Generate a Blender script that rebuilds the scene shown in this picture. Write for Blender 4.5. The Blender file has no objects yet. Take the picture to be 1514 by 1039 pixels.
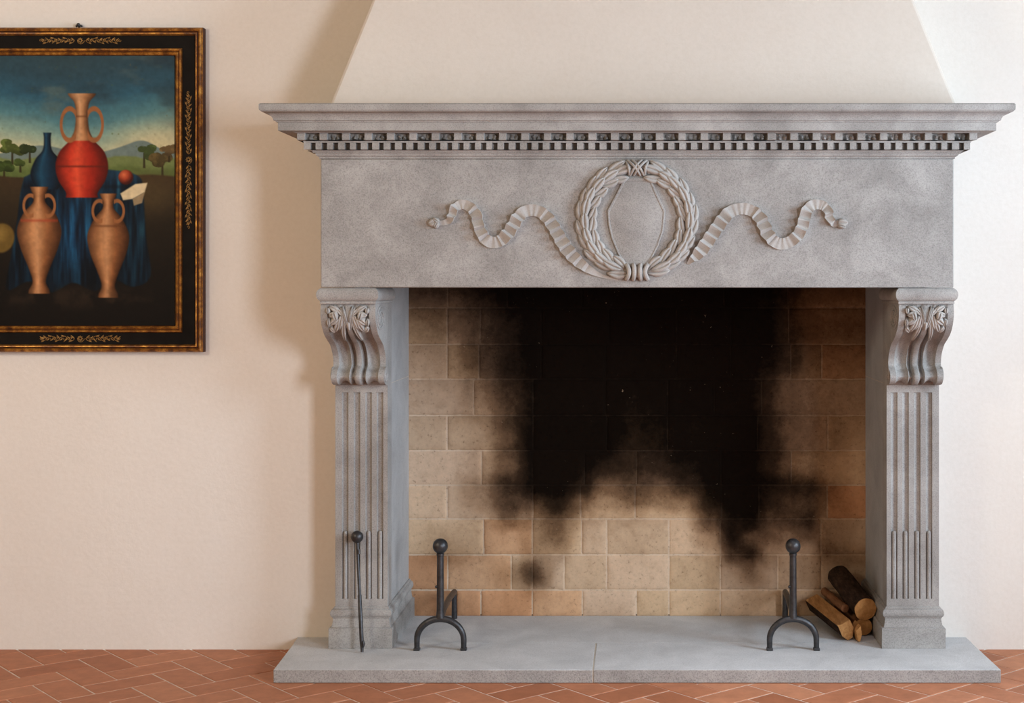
import bpy, bmesh, math, random
import numpy as np
from mathutils import Vector, Matrix, noise as mnoise

random.seed(7)
np.random.seed(7)
PI = math.pi
SC = bpy.context.scene
COL = SC.collection

# ------------------------------------------------------------------ measuring
F = 2145.0          # focal length in pixels of the 1514 px wide frame
DW = 6.014          # camera to back wall (back wall is the plane y = 0)
EYE = 1.5           # camera height


def PX(px, y):
    return (px - 942.0) * (DW + y) / F


def PZ(py, y):
    return EYE - (py - 425.0) * (DW + y) / F


# ------------------------------------------------------------------ helpers
ORG = {}


def tag(o, label=None, cat=None, group=None, kind=None):
    if label:
        o['label'] = label
    if cat:
        o['category'] = cat
    if group:
        o['group'] = group
    if kind:
        o['kind'] = kind
    return o


def thing(name, loc, label, cat, group=None):
    o = bpy.data.objects.new(name, None)
    o.empty_display_size = 0.1
    o.location = loc
    COL.objects.link(o)
    ORG[o.name] = Vector(loc)
    return tag(o, label, cat, group)


def obj(name, bm, mat, parent=None, smooth=True, bevel=0.0, label=None, angle=40, recalc=True):
    """bm is in world coordinates"""
    if recalc:
        bmesh.ops.recalc_face_normals(bm, faces=bm.faces[:])
    org = ORG[parent.name] if parent is not None else Vector((0, 0, 0))
    if org.length > 0:
        bmesh.ops.translate(bm, verts=bm.verts[:], vec=-org)
    me = bpy.data.meshes.new(name)
    bm.to_mesh(me)
    bm.free()
    mats = mat if isinstance(mat, (list, tuple)) else [mat]
    for m in mats:
        me.materials.append(m)
    o = bpy.data.objects.new(name, me)
    COL.objects.link(o)
    if parent is not None:
        o.parent = parent
    ORG[o.name] = org
    if smooth:
        for p in me.polygons:
            p.use_smooth = True
        try:
            me.set_sharp_from_angle(angle=math.radians(angle))
        except Exception:
            pass
    if bevel > 0:
        b = o.modifiers.new('bevel', 'BEVEL')
        b.width = bevel
        b.segments = 2
        b.limit_method = 'ANGLE'
        b.angle_limit = math.radians(35)
    if label:
        o['label'] = label
    return o


def box(bm, x0, x1, y0, y1, z0, z1, mi=0):
    vs = [bm.verts.new((x, y, z)) for x in (x0, x1) for y in (y0, y1) for z in (z0, z1)]
    for f in ((0, 1, 3, 2), (4, 6, 7, 5), (0, 4, 5, 1), (2, 3, 7, 6), (0, 2, 6, 4), (1, 5, 7, 3)):
        fc = bm.faces.new([vs[i] for i in f])
        fc.material_index = mi
    return vs


def grid_faces(bm, rows, closed_u=False, mi=0):
    n = len(rows)
    m = len(rows[0])
    for i in range(n - 1):
        for j in range(m if closed_u else m - 1):
            a, b = rows[i][j], rows[i][(j + 1) % m]
            c, d = rows[i + 1][(j + 1) % m], rows[i + 1][j]
            try:
                f = bm.faces.new((a, b, c, d))
                f.material_index = mi
            except ValueError:
                pass


def sweep_plan(bm, path, profile, caps=True):
    """profile (offset, z) carried along an open plan path, outward = right hand side"""
    n = len(path)
    nrm = []
    for i in range(n):
        ns = []
        for a, b in ((i - 1, i), (i, i + 1)):
            if a >= 0 and b < n:
                dx, dy = path[b][0] - path[a][0], path[b][1] - path[a][1]
                l = math.hypot(dx, dy)
                ns.append((dy / l, -dx / l))
        if len(ns) == 1:
            nrm.append(ns[0])
        else:
            mx, my = ns[0][0] + ns[1][0], ns[0][1] + ns[1][1]
            k = 2.0 / (mx * mx + my * my)
            nrm.append((mx * k, my * k))
    rows = []
    for (o, z) in profile:
        rows.append([bm.verts.new((path[i][0] + nrm[i][0] * o, path[i][1] + nrm[i][1] * o, z)) for i in range(n)])
    grid_faces(bm, rows)
    return rows


def tube(bm, pts, radii, sides=10, cap=True, flat=1.0, flat_axis=None, closed=False, mi=0):
    pts = [Vector(p) for p in pts]
    n = len(pts)
    if not isinstance(radii, (list, tuple)):
        radii = [radii] * n
    rows = []
    up = None
    for i in range(n):
        t = (pts[min(i + 1, n - 1)] - pts[max(i - 1, 0)])
        t.normalize()
        if up is None:
            up = Vector((0, 0, 1)) if abs(t.z) < 0.9 else Vector((0, 1, 0))
        s = t.cross(up)
        if s.length < 1e-6:
            s = t.orthogonal()
        s.normalize()
        up = s.cross(t)
        up.normalize()
        ring = []
        for k in range(sides):
            a = 2 * PI * k / sides
            off = s * (math.cos(a) * radii[i]) + up * (math.sin(a) * radii[i])
            if flat_axis is not None:
                fa = Vector(flat_axis)
                off = off - fa * off.dot(fa) * (1 - flat)
            ring.append(bm.verts.new(pts[i] + off))
        rows.append(ring)
    grid_faces(bm, rows, closed_u=True, mi=mi)
    if cap:
        for r in (rows[0], rows[-1]):
            f = bm.faces.new(r)
            f.material_index = mi
    return rows


def sphere(bm, c, r, seg=24, rings=14, sz=1.0):
    c = Vector(c)
    rows = []
    for i in range(1, rings):
        th = PI * i / rings
        rows.append([bm.verts.new(c + Vector((r * math.sin(th) * math.cos(2 * PI * k / seg),
                                              r * math.sin(th) * math.sin(2 * PI * k / seg),
                                              r * sz * math.cos(th)))) for k in range(seg)])
    grid_faces(bm, rows, closed_u=True)
    t = bm.verts.new(c + Vector((0, 0, r * sz)))
    b = bm.verts.new(c - Vector((0, 0, r * sz)))
    for k in range(seg):
        bm.faces.new((t, rows[0][k], rows[0][(k + 1) % seg]))
        bm.faces.new((b, rows[-1][(k + 1) % seg], rows[-1][k]))


def lathe(bm, cx, cy, prof, seg=20):
    rows = [[bm.verts.new((cx + r * math.cos(2 * PI * k / seg), cy + r * math.sin(2 * PI * k / seg), z))
             for k in range(seg)] for (r, z) in prof]
    grid_faces(bm, rows, closed_u=True)
    bm.faces.new(rows[0])
    bm.faces.new(rows[-1])


def catmull(pts, n):
    """resample a polyline of tuples (any dimension) with a Catmull-Rom spline"""
    P = [np.array(p, float) for p in pts]
    P = [2 * P[0] - P[1]] + P + [2 * P[-1] - P[-2]]
    out = []
    segs = len(P) - 3
    for i in range(n):
        u = i / (n - 1) * segs
        k = min(int(u), segs - 1)
        t = u - k
        p0, p1, p2, p3 = P[k:k + 4]
        out.append(0.5 * ((2 * p1) + (-p0 + p2) * t + (2 * p0 - 5 * p1 + 4 * p2 - p3) * t * t
                          + (-p0 + 3 * p1 - 3 * p2 + p3) * t ** 3))
    return out


def lobe(bm, mp, u0, v0, u1, v1, w, h, base=0.0, tip=0.0, rib=0.25, bend=0.0, n=9, m=7, blunt=0.6, skirt=0.006):
    """a carved leaf in relief: teardrop dome on a mapped surface mp(u, v, height)"""
    du, dv = u1 - u0, v1 - v0
    L = math.hypot(du, dv)
    if L < 1e-9:
        return
    du /= L
    dv /= L
    rows = []
    for i in range(n):
        t = i / (n - 1)
        wt = w * 0.5 * (math.sin(PI * min(1, t * 0.92 + 0.06) ** blunt) ** 0.75)
        bo = bend * math.sin(PI * t)
        row = []
        for j in range(m):
            s = -1 + 2 * j / (m - 1)
            dome = (1 - s * s) ** 0.6 if abs(s) < 1 else 0
            groove = 1 - rib * math.exp(-(s / 0.22) ** 2)
            ht = base + tip * t + h * dome * groove * (0.45 + 0.55 * math.sin(PI * (0.15 + 0.75 * t)))
            if abs(s) >= 1 or i == 0 or i == n - 1:
                ht = base + tip * t - skirt
            uu = u0 + du * L * t + (-dv) * (s * wt + bo)
            vv = v0 + dv * L * t + du * (s * wt + bo)
            row.append(bm.verts.new(mp(uu, vv, ht)))
        rows.append(row)
    grid_faces(bm, rows)


# ------------------------------------------------------------------ materials
def new_mat(name):
    m = bpy.data.materials.new(name)
    m.use_nodes = True
    nt = m.node_tree
    return m, nt, nt.nodes['Principled BSDF']


def nnode(nt, kind, **kw):
    n = nt.nodes.new(kind)
    for k, v in kw.items():
        setattr(n, k, v)
    return n


def ntex(nt, scale, detail=4, rough=0.6, coord=None, vec_scale=None):
    tc = coord or nnode(nt, 'ShaderNodeTexCoord').outputs['Object']
    src = tc
    if vec_scale is not None:
        mp = nnode(nt, 'ShaderNodeMapping')
        mp.inputs['Scale'].default_value = vec_scale
        nt.links.new(tc, mp.inputs['Vector'])
        src = mp.outputs['Vector']
    n = nnode(nt, 'ShaderNodeTexNoise')
    n.inputs['Scale'].default_value = scale
    n.inputs['Detail'].default_value = detail
    n.inputs['Roughness'].default_value = rough
    nt.links.new(src, n.inputs['Vector'])
    return n


def ramp(nt, src, stops):
    r = nnode(nt, 'ShaderNodeValToRGB')
    el = r.color_ramp.elements
    while len(el) < len(stops):
        el.new(0.5)
    for e, (p, c) in zip(el, stops):
        e.position = p
        e.color = (*c, 1) if len(c) == 3 else c
    nt.links.new(src, r.inputs['Fac'])
    return r


def mix(nt, fac, a, b, mode='MIX'):
    m = nnode(nt, 'ShaderNodeMix', data_type='RGBA', blend_type=mode)
    for sock, v in ((m.inputs[0], fac), (m.inputs[6], a), (m.inputs[7], b)):
        if hasattr(v, 'is_linked') or hasattr(v, 'links'):
            nt.links.new(v, sock)
        elif isinstance(v, (int, float)):
            sock.default_value = v
        else:
            sock.default_value = (*v, 1)
    return m.outputs[2]


def bump(nt, b, src, strength, dist, prev=None):
    n = nnode(nt, 'ShaderNodeBump')
    n.inputs['Strength'].default_value = strength
    n.inputs['Distance'].default_value = dist
    nt.links.new(src, n.inputs['Height'])
    if prev:
        nt.links.new(prev, n.inputs['Normal'])
    nt.links.new(n.outputs['Normal'], b.inputs['Normal'])
    return n.outputs['Normal']


def mat_plaster(name='cream_plaster', dk=(0.775, 0.735, 0.68), lt=(0.815, 0.785, 0.735)):
    m, nt, b = new_mat(name)
    n1 = ntex(nt, 1.3, 5, 0.6)
    c = ramp(nt, n1.outputs['Fac'], [(0.3, dk), (0.7, lt)])
    n2 = ntex(nt, 55, 6, 0.7)
    c2 = ramp(nt, n2.outputs['Fac'], [(0.3, (0.955, 0.95, 0.94)), (0.6, (1, 1, 1))])
    nt.links.new(mix(nt, 1.0, c.outputs['Color'], c2.outputs['Color'], 'MULTIPLY'), b.inputs['Base Color'])
    b.inputs['Roughness'].default_value = 0.9
    b.inputs['Specular IOR Level'].default_value = 0.15
    p = bump(nt, b, n2.outputs['Fac'], 0.18, 0.004)
    n3 = ntex(nt, 7, 3, 0.5)
    bump(nt, b, n3.outputs['Fac'], 0.12, 0.02, p)
    return m


def mat_stone(name, dark, light, speck=0.35, bump_s=0.35):
    m, nt, b = new_mat(name)
    n1 = ntex(nt, 5.5, 7, 0.62)
    n1.inputs['Distortion'].default_value = 0.5
    c = ramp(nt, n1.outputs['Fac'], [(0.3, dark), (0.68, light)])
    n2 = ntex(nt, 210, 4, 0.75)
    c2 = ramp(nt, n2.outputs['Fac'], [(0.33, (1 - speck,) * 3), (0.5, (1, 1, 1)), (0.72, (1 + speck * 0.5,) * 3)])
    col = mix(nt, 1.0, c.outputs['Color'], c2.outputs['Color'], 'MULTIPLY')
    n4 = ntex(nt, 26, 5, 0.75)
    pit = ramp(nt, n4.outputs['Fac'], [(0.24, (0.55, 0.53, 0.5)), (0.33, (1, 1, 1))])
    col = mix(nt, 0.8, col, pit.outputs['Color'], 'MULTIPLY')
    nt.links.new(col, b.inputs['Base Color'])
    b.inputs['Roughness'].default_value = 0.85
    b.inputs['Specular IOR Level'].default_value = 0.25
    p = bump(nt, b, n2.outputs['Fac'], bump_s, 0.002)
    bump(nt, b, n4.outputs['Fac'], 0.25, 0.004, p)
    return m


def mat_plain(name, col, rough=0.7, metal=0.0, spec=0.3, var=0.15, scale=30, bmp=0.15):
    m, nt, b = new_mat(name)
    n = ntex(nt, scale, 5, 0.65)
    c = ramp(nt, n.outputs['Fac'], [(0.3, tuple(x * (1 - var) for x in col)), (0.7, tuple(x * (1 + var) for x in col))])
    nt.links.new(c.outputs['Color'], b.inputs['Base Color'])
    b.inputs['Roughness'].default_value = rough
    b.inputs['Metallic'].default_value = metal
    b.inputs['Specular IOR Level'].default_value = spec
    if bmp:
        bump(nt, b, n.outputs['Fac'], bmp, 0.003)
    return m


def mat_tile():
    m, nt, b = new_mat('terracotta')
    a = nnode(nt, 'ShaderNodeAttribute', attribute_name='tint')
    c = ramp(nt, a.outputs['Fac'], [(0.0, (0.36, 0.135, 0.066)), (0.5, (0.43, 0.172, 0.088)), (1.0, (0.50, 0.22, 0.12))])
    n = ntex(nt, 14, 6, 0.7)
    c2 = ramp(nt, n.outputs['Fac'], [(0.3, (0.82, 0.8, 0.78)), (0.7, (1.12, 1.1, 1.08))])
    nt.links.new(mix(nt, 1.0, c.outputs['Color'], c2.outputs['Color'], 'MULTIPLY'), b.inputs['Base Color'])
    b.inputs['Roughness'].default_value = 0.6
    b.inputs['Specular IOR Level'].default_value = 0.3
    bump(nt, b, n.outputs['Fac'], 0.2, 0.003)
    return m


def mat_brick():
    m, nt, b = new_mat('sooty_firebrick')
    t = nnode(nt, 'ShaderNodeAttribute', attribute_name='brick')
    s = nnode(nt, 'ShaderNodeAttribute', attribute_name='soot')
    n = ntex(nt, 22, 7, 0.7)
    c2 = ramp(nt, n.outputs['Fac'], [(0.28, (0.84, 0.81, 0.78)), (0.5, (1, 1, 1)), (0.74, (1.08, 1.07, 1.06))])
    col = mix(nt, 1.0, t.outputs['Color'], c2.outputs['Color'], 'MULTIPLY')
    npt = ntex(nt, 70, 5, 0.7)
    pits = ramp(nt, npt.outputs['Fac'], [(0.30, (0.55, 0.5, 0.45)), (0.40, (1, 1, 1)), (0.66, (1.1, 1.09, 1.07))])
    col = mix(nt, 1.0, col, pits.outputs['Color'], 'MULTIPLY')
    # soot: the stain's density roughened by the grain of the brick
    n3 = ntex(nt, 38, 8, 0.8)
    n5 = ntex(nt, 7, 5, 0.6)
    ad = nnode(nt, 'ShaderNodeMath', operation='MULTIPLY_ADD')
    nt.links.new(n3.outputs['Fac'], ad.inputs[0])
    ad.inputs[1].default_value = 0.34
    ad.inputs[2].default_value = -0.17
    ad2 = nnode(nt, 'ShaderNodeMath', operation='MULTIPLY_ADD')
    nt.links.new(n5.outputs['Fac'], ad2.inputs[0])
    ad2.inputs[1].default_value = 0.18
    ad2.inputs[2].default_value = -0.09
    sm = nnode(nt, 'ShaderNodeMath', operation='ADD')
    nt.links.new(ad.outputs[0], sm.inputs[0])
    nt.links.new(ad2.outputs[0], sm.inputs[1])
    # noise only matters where there is some soot
    w = nnode(nt, 'ShaderNodeMath', operation='MULTIPLY')
    nt.links.new(sm.outputs[0], w.inputs[0])
    ws = nnode(nt, 'ShaderNodeMapRange')
    ws.inputs['From Max'].default_value = 0.4
    nt.links.new(s.outputs['Fac'], ws.inputs['Value'])
    nt.links.new(ws.outputs[0], w.inputs[1])
    tot = nnode(nt, 'ShaderNodeMath', operation='ADD')
    tot.use_clamp = True
    nt.links.new(s.outputs['Fac'], tot.inputs[0])
    nt.links.new(w.outputs[0], tot.inputs[1])
    sr = ramp(nt, tot.outputs[0], [(0.0, (1, 1, 1)), (0.25, (0.62, 0.56, 0.5)), (0.5, (0.25, 0.2, 0.165)),
                                   (0.75, (0.055, 0.043, 0.035)), (0.95, (0.009, 0.007, 0.006))])
    col = mix(nt, 1.0, col, sr.outputs['Color'], 'MULTIPLY')
    # pale flecks where the sooty face has spalled
    nf = ntex(nt, 75, 3, 0.6)
    nk = ntex(nt, 6, 2, 0.5)
    fl1 = ramp(nt, nf.outputs['Fac'], [(0.70, (0, 0, 0)), (0.74, (1, 1, 1))])
    fl2 = ramp(nt, nk.outputs['Fac'], [(0.52, (0, 0, 0)), (0.62, (0.5, 0.5, 0.5))])
    fk = mix(nt, 1.0, fl1.outputs['Color'], fl2.outputs['Color'], 'MULTIPLY')
    col = mix(nt, fk, col, (0.36, 0.27, 0.19))
    nt.links.new(col, b.inputs['Base Color'])
    b.inputs['Roughness'].default_value = 0.95
    b.inputs['Specular IOR Level'].default_value = 0.05
    p = bump(nt, b, n.outputs['Fac'], 0.4, 0.006)
    bump(nt, b, n3.outputs['Fac'], 0.3, 0.003, p)
    return m


def mat_gilt():
    m, nt, b = new_mat('worn_glinting_gilt')
    n = ntex(nt, 24, 6, 0.75)
    c = ramp(nt, n.outputs['Fac'], [(0.32, (0.035, 0.010, 0.004)), (0.45, (0.17, 0.06, 0.010)), (0.56, (0.40, 0.18, 0.03)), (0.70, (0.80, 0.48, 0.13))])  # palest gold patches paint reflected glints into the base colour
    nt.links.new(c.outputs['Color'], b.inputs['Base Color'])
    mr = ramp(nt, n.outputs['Fac'], [(0.35, (0.1,) * 3), (0.6, (0.65,) * 3)])
    nt.links.new(mr.outputs['Color'], b.inputs['Metallic'])
    b.inputs['Roughness'].default_value = 0.42
    bump(nt, b, n.outputs['Fac'], 0.3, 0.002)
    return m


def mat_attr(name, attr, rough=0.5, spec=0.2):
    m, nt, b = new_mat(name)
    a = nnode(nt, 'ShaderNodeAttribute', attribute_name=attr)
    nt.links.new(a.outputs['Color'], b.inputs['Base Color'])
    b.inputs['Roughness'].default_value = rough
    b.inputs['Specular IOR Level'].default_value = spec
    n = ntex(nt, 60, 4, 0.6)
    bump(nt, b, n.outputs['Fac'], 0.08, 0.002)
    return m


def mat_bark():
    m, nt, b = new_mat('dark_bark')
    n = ntex(nt, 26, 7, 0.7, vec_scale=(2.2, 0.6, 2.2))
    c = ramp(nt, n.outputs['Fac'], [(0.3, (0.012, 0.007, 0.005)), (0.55, (0.045, 0.026, 0.017)), (0.75, (0.10, 0.06, 0.038))])
    nt.links.new(c.outputs['Color'], b.inputs['Base Color'])
    b.inputs['Roughness'].default_value = 0.92
    b.inputs['Specular IOR Level'].default_value = 0.12
    bump(nt, b, n.outputs['Fac'], 0.8, 0.01)
    return m


def mat_wood(name, a, bcol, vs=(6, 0.7, 6), scale=14):
    m, nt, b = new_mat(name)
    n = ntex(nt, scale, 6, 0.65, vec_scale=vs)
    c = ramp(nt, n.outputs['Fac'], [(0.3, a), (0.68, bcol)])
    nt.links.new(c.outputs['Color'], b.inputs['Base Color'])
    b.inputs['Roughness'].default_value = 0.75
    b.inputs['Specular IOR Level'].default_value = 0.2
    bump(nt, b, n.outputs['Fac'], 0.45, 0.004)
    return m


M_PLASTER = mat_plaster()
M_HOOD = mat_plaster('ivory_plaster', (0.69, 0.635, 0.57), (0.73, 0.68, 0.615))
M_STONE = mat_stone('grey_sandstone', (0.262, 0.254, 0.244), (0.415, 0.408, 0.396), 0.34)
M_CARVE = mat_stone('carved_sandstone', (0.37, 0.355, 0.335), (0.475, 0.46, 0.44), 0.15, 0.15)
M_HEARTH = mat_stone('hearth_sandstone', (0.49, 0.50, 0.51), (0.62, 0.63, 0.64), 0.22)
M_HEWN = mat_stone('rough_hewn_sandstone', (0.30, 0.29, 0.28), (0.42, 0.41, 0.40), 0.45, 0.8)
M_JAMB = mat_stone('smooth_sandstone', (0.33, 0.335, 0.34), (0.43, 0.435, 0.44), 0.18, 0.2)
M_MORTAR = mat_plain('pale_mortar', (0.52, 0.47, 0.40), 0.9, var=0.1)
M_GROUT = mat_plain('pale_grout', (0.60, 0.48, 0.40), 0.9, var=0.18, scale=20)
M_TILE = mat_tile()
M_BRICK = mat_brick()
M_SOOT = mat_plain('thick_soot', (0.008, 0.007, 0.006), 0.95, spec=0.02, var=0.3)
M_IRON = mat_plain('wrought_iron', (0.060, 0.061, 0.065), 0.42, metal=0.7, spec=0.5, var=0.35, scale=45, bmp=0.25)
M_GILT = mat_gilt()
M_BOLE = mat_plain('dark_red_bole', (0.055, 0.016, 0.007), 0.5, spec=0.25, var=0.6, scale=40)
M_LACQ = mat_plain('black_lacquer', (0.009, 0.0075, 0.0065), 0.65, spec=0.08, var=0.3, scale=12, bmp=0.05)
M_ORN = mat_plain('dull_gold_paint', (0.30, 0.17, 0.055), 0.5, metal=0.35, var=0.45, scale=60)
M_CANVAS = mat_attr('oil_paint', 'paint', 0.55, 0.12)
M_BARK = mat_bark()
M_SPLIT = mat_wood('split_wood', (0.26, 0.115, 0.035), (0.50, 0.26, 0.095))
M_END = mat_wood('sawn_wood', (0.36, 0.165, 0.05), (0.60, 0.32, 0.12), (3, 3, 3), 16)
M_OLD = mat_wood('weathered_wood', (0.14, 0.062, 0.028), (0.28, 0.135, 0.065))
M_CEIL = mat_plain('brown_timber', (0.20, 0.13, 0.08), 0.8, var=0.2, scale=3)
M_OCHRE = mat_plain('ochre_limewash', (0.46, 0.33, 0.19), 0.9, var=0.06, scale=3)

# ------------------------------------------------------------------ room shell
XL, XR, YB, ZC = -4.2, 3.3, -9.6, 3.7

# floor: terracotta herringbone, tiles 15 x 30 cm
bm = bmesh.new()
lay = bm.verts.layers.float.new('tint')
Wt = 0.136
ANG = math.radians(41)
ca, sa = math.cos(ANG), math.sin(ANG)
ORX, ORY = -0.03, -0.02


def tile(bm, a0, a1, b0, b1):
    g = 0.0032
    a0 += g; b0 += g; a1 -= g; b1 -= g
    c = ((a0 + a1) / 2, (b0 + b1) / 2)
    cx, cy = ORX + c[0] * ca - c[1] * sa, ORY + c[0] * sa + c[1] * ca
    if not (XL - 0.2 < cx < XR + 0.2 and -3.2 < cy < 0.2):
        return
    t = min(1, max(0, random.gauss(0.5, 0.24)))
    dz = random.uniform(-0.0008, 0.0008)
    e = 0.003
    rows = []
    for (ins, z) in ((-0.0005, -0.006), (0, -0.002), (e * 0.4, -0.0004), (e, 0.0)):
        row = []
        for (p, q) in ((a0 + ins, b0 + ins), (a1 - ins, b0 + ins), (a1 - ins, b1 - ins), (a0 + ins, b1 - ins)):
            jx = 0.0008 * mnoise.noise(Vector((p * 40, q * 40, 1)))
            v = bm.verts.new((ORX + p * ca - q * sa + jx, ORY + p * sa + q * ca - jx, z + (dz if z > -0.004 else 0)))
            v[lay] = t
            row.append(v)
        rows.append(row)
    grid_faces(bm, rows, closed_u=True)
    bm.faces.new(rows[-1])


for k in range(-66, 66):
    for mm in range(-34, 34):
        x0 = (k + 4 * mm)
        if abs(x0) > 66:
            continue
        tile(bm, x0 * Wt, (x0 + 2) * Wt, k * Wt, (k + 1) * Wt)
        tile(bm, (x0 + 3) * Wt, (x0 + 4) * Wt, k * Wt, (k + 2) * Wt)
for co, no in (((XL, 0, 0), (-1, 0, 0)), ((XR, 0, 0), (1, 0, 0)), ((0, 0, 0), (0, 1, 0)), ((0, -3.2, 0), (0, -1, 0))):
    bmesh.ops.bisect_plane(bm, geom=bm.verts[:] + bm.edges[:] + bm.faces[:], plane_co=co, plane_no=no, clear_outer=True)
for f in bm.faces:
    f.material_index = 0
box(bm, XL, XR, YB, 0.0, -0.08, -0.0022, 1)
# the part of the floor behind the viewer is one plain terracotta skin
box(bm, XL, XR, YB, -3.2, -0.004, -0.001, 0)
floor = tag(obj('floor', bm, [M_TILE, M_GROUT], smooth=False, recalc=True), 'terracotta herringbone tile floor with pale grout', kind='structure')

# back wall with the opening the firebox passes through
HX, HZ = 1.19, 1.62
bm = bmesh.new()
for (x0, x1, z0, z1) in ((XL, -HX, -0.08, ZC), (HX, XR, -0.08, ZC), (-HX, HX, HZ, ZC)):
    box(bm, x0, x1, 0.0, 0.12, z0, z1)
tag(obj('wall_back', bm, M_PLASTER, smooth=False), 'cream plaster wall behind the fireplace', kind='structure')

bm = bmesh.new()
box(bm, XL - 0.12, XL, YB, 0.12, -0.08, ZC)
tag(obj('wall_left', bm, M_OCHRE, smooth=False), 'plain ochre plaster side wall', kind='structure')

WIN = [(-6.9, -5.2, 0.9, 2.8), (-2.7, -1.6, 1.1, 2.8)]
bm = bmesh.new()
ys = [YB, WIN[0][0], WIN[0][1], WIN[1][0], WIN[1][1], 0.12]
for i in range(0, 6, 2):
    box(bm, XR, XR + 0.25, ys[i], ys[i + 1], -0.08, ZC)
for (y0, y1, z0, z1) in WIN:
    box(bm, XR, XR + 0.25, y0, y1, -0.08, z0)
    box(bm, XR, XR + 0.25, y0, y1, z1, ZC)
tag(obj('wall_right', bm, M_PLASTER, smooth=False), 'cream plaster side wall with two tall window openings', kind='structure')
bm = bmesh.new()
box(bm, XL, XR, YB - 0.12, YB, -0.08, ZC)
tag(obj('wall_front', bm, M_OCHRE, smooth=False), 'plain ochre plaster wall behind the viewer', kind='structure')
bm = bmesh.new()
box(bm, XL - 0.12, XR + 0.25, YB - 0.12, 0.12, ZC, ZC + 0.1)
tag(obj('ceiling', bm, M_CEIL, smooth=False), 'dark timber ceiling', kind='structure')

# plaster chimney hood over the mantel
bm = bmesh.new()
zb = 2.183
hood = []
for (z, xl, xr, y) in ((zb, -1.200, 1.246, -0.400), (2.63, -1.0417, 1.0895, -0.310), (ZC - 0.002, -0.665, 0.716, -0.095)):
    hood.append([bm.verts.new((xl, -0.001, z)), bm.verts.new((xl, y, z)), bm.verts.new((xr, y, z)), bm.verts.new((xr, -0.001, z))])
grid_faces(bm, hood, closed_u=True)
bm.faces.new(hood[0])
bm.faces.new(hood[-1])
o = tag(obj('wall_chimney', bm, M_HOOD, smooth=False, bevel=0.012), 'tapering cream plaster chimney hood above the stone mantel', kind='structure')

# ------------------------------------------------------------------ hearth slab
HT = 0.0513
hearth = thing('hearth_slab', (0, -0.25, 0), 'low grey sandstone hearth slab the fireplace stands on', 'hearth')
yf, ym = -0.514, -0.095
xj = -0.168


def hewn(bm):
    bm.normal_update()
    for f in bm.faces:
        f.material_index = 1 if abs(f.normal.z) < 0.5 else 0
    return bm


def prism(bm, poly, z0, z1):
    a = [bm.verts.new((x, y, z0)) for x, y in poly]
    b = [bm.verts.new((x, y, z1)) for x, y in poly]
    grid_faces(bm, [a, b], closed_u=True)
    bm.faces.new(a)
    bm.faces.new(b)


xl0, xl1, xr0, xr1 = -1.3795, -1.4045, 1.3795, 1.362
tm = (ym - yf) / (0 - yf)
xlm = xl0 + (xl1 - xl0) * tm
xrm = xr0 + (xr1 - xr0) * tm
bm = bmesh.new()
prism(bm, [(xl0, yf), (xj - 0.002, yf), (xj - 0.002, ym), (xlm, ym)], 0.001, HT)
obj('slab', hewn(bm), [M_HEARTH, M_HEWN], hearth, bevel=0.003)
bm = bmesh.new()
prism(bm, [(xj + 0.002, yf), (xr0, yf), (xrm, ym), (xj + 0.002, ym)], 0.001, HT)
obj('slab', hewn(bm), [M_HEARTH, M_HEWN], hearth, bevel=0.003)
bm = bmesh.new()
prism(bm, [(xlm, ym + 0.0006), (xrm, ym + 0.0006), (xr1, -0.001), (1.186, -0.001), (1.186, 0.42), (-1.186, 0.42), (-1.186, -0.001), (xl1, -0.001)], 0.001, HT)
obj('slab', bm, M_HEARTH, hearth)
bm = bmesh.new()
box(bm, xj - 0.0021, xj + 0.0021, yf + 0.0025, ym, 0.002, HT - 0.0015)
obj('mortar_joint', bm, M_MORTAR, hearth, smooth=False)

# ------------------------------------------------------------------ fireplace
FX, FY = 1.211, -0.464            # frieze half width and front plane
fire = thing('fireplace', (0, -0.1, HT), 'monumental grey carved stone fireplace with a wreath, fluted pilasters and a sooty brick firebox', 'fireplace')

# lintel block with the frieze
bm = bmesh.new()
box(bm, -FX, FX, FY, -0.002, 1.5, 1.9925)
frieze = obj('frieze', bm, M_STONE, fire, bevel=0.004)

# cornice
cpath = [(-FX, -0.002), (-FX, FY), (FX, FY), (FX, -0.002)]
prof = [(-0.02, 1.9926), (0.004, 1.9926), (0.004, 1.9985), (0.010, 2.001), (0.015, 2.006), (0.017, 2.0125), (0.024, 2.0135),
        (0.026, 2.018), (0.032, 2.022), (0.026, 2.0225), (0.026, 2.0487), (0.053, 2.0488), (0.054, 2.0555), (0.045, 2.0565),
        (0.043, 2.057), (0.043, 2.0825), (0.078, 2.083), (0.082, 2.086), (0.1306, 2.0865), (0.1306, 2.1175), (0.1375, 2.118), (0.1385, 2.1215),
        (0.1447, 2.123), (0.146, 2.129), (0.150, 2.136), (0.158, 2.144), (0.168, 2.149), (0.1815, 2.152), (0.1835, 2.1545),
        (0.187, 2.157), (0.188, 2.162), (0.188, 2.177), (0.184, 2.1815), (0.178, 2.1828), (-0.35, 2.1828)]
bm = bmesh.new()
sweep_plan(bm, cpath, prof)
cornice = obj('cornice', bm, M_STONE, fire, angle=28, recalc=False)

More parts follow.
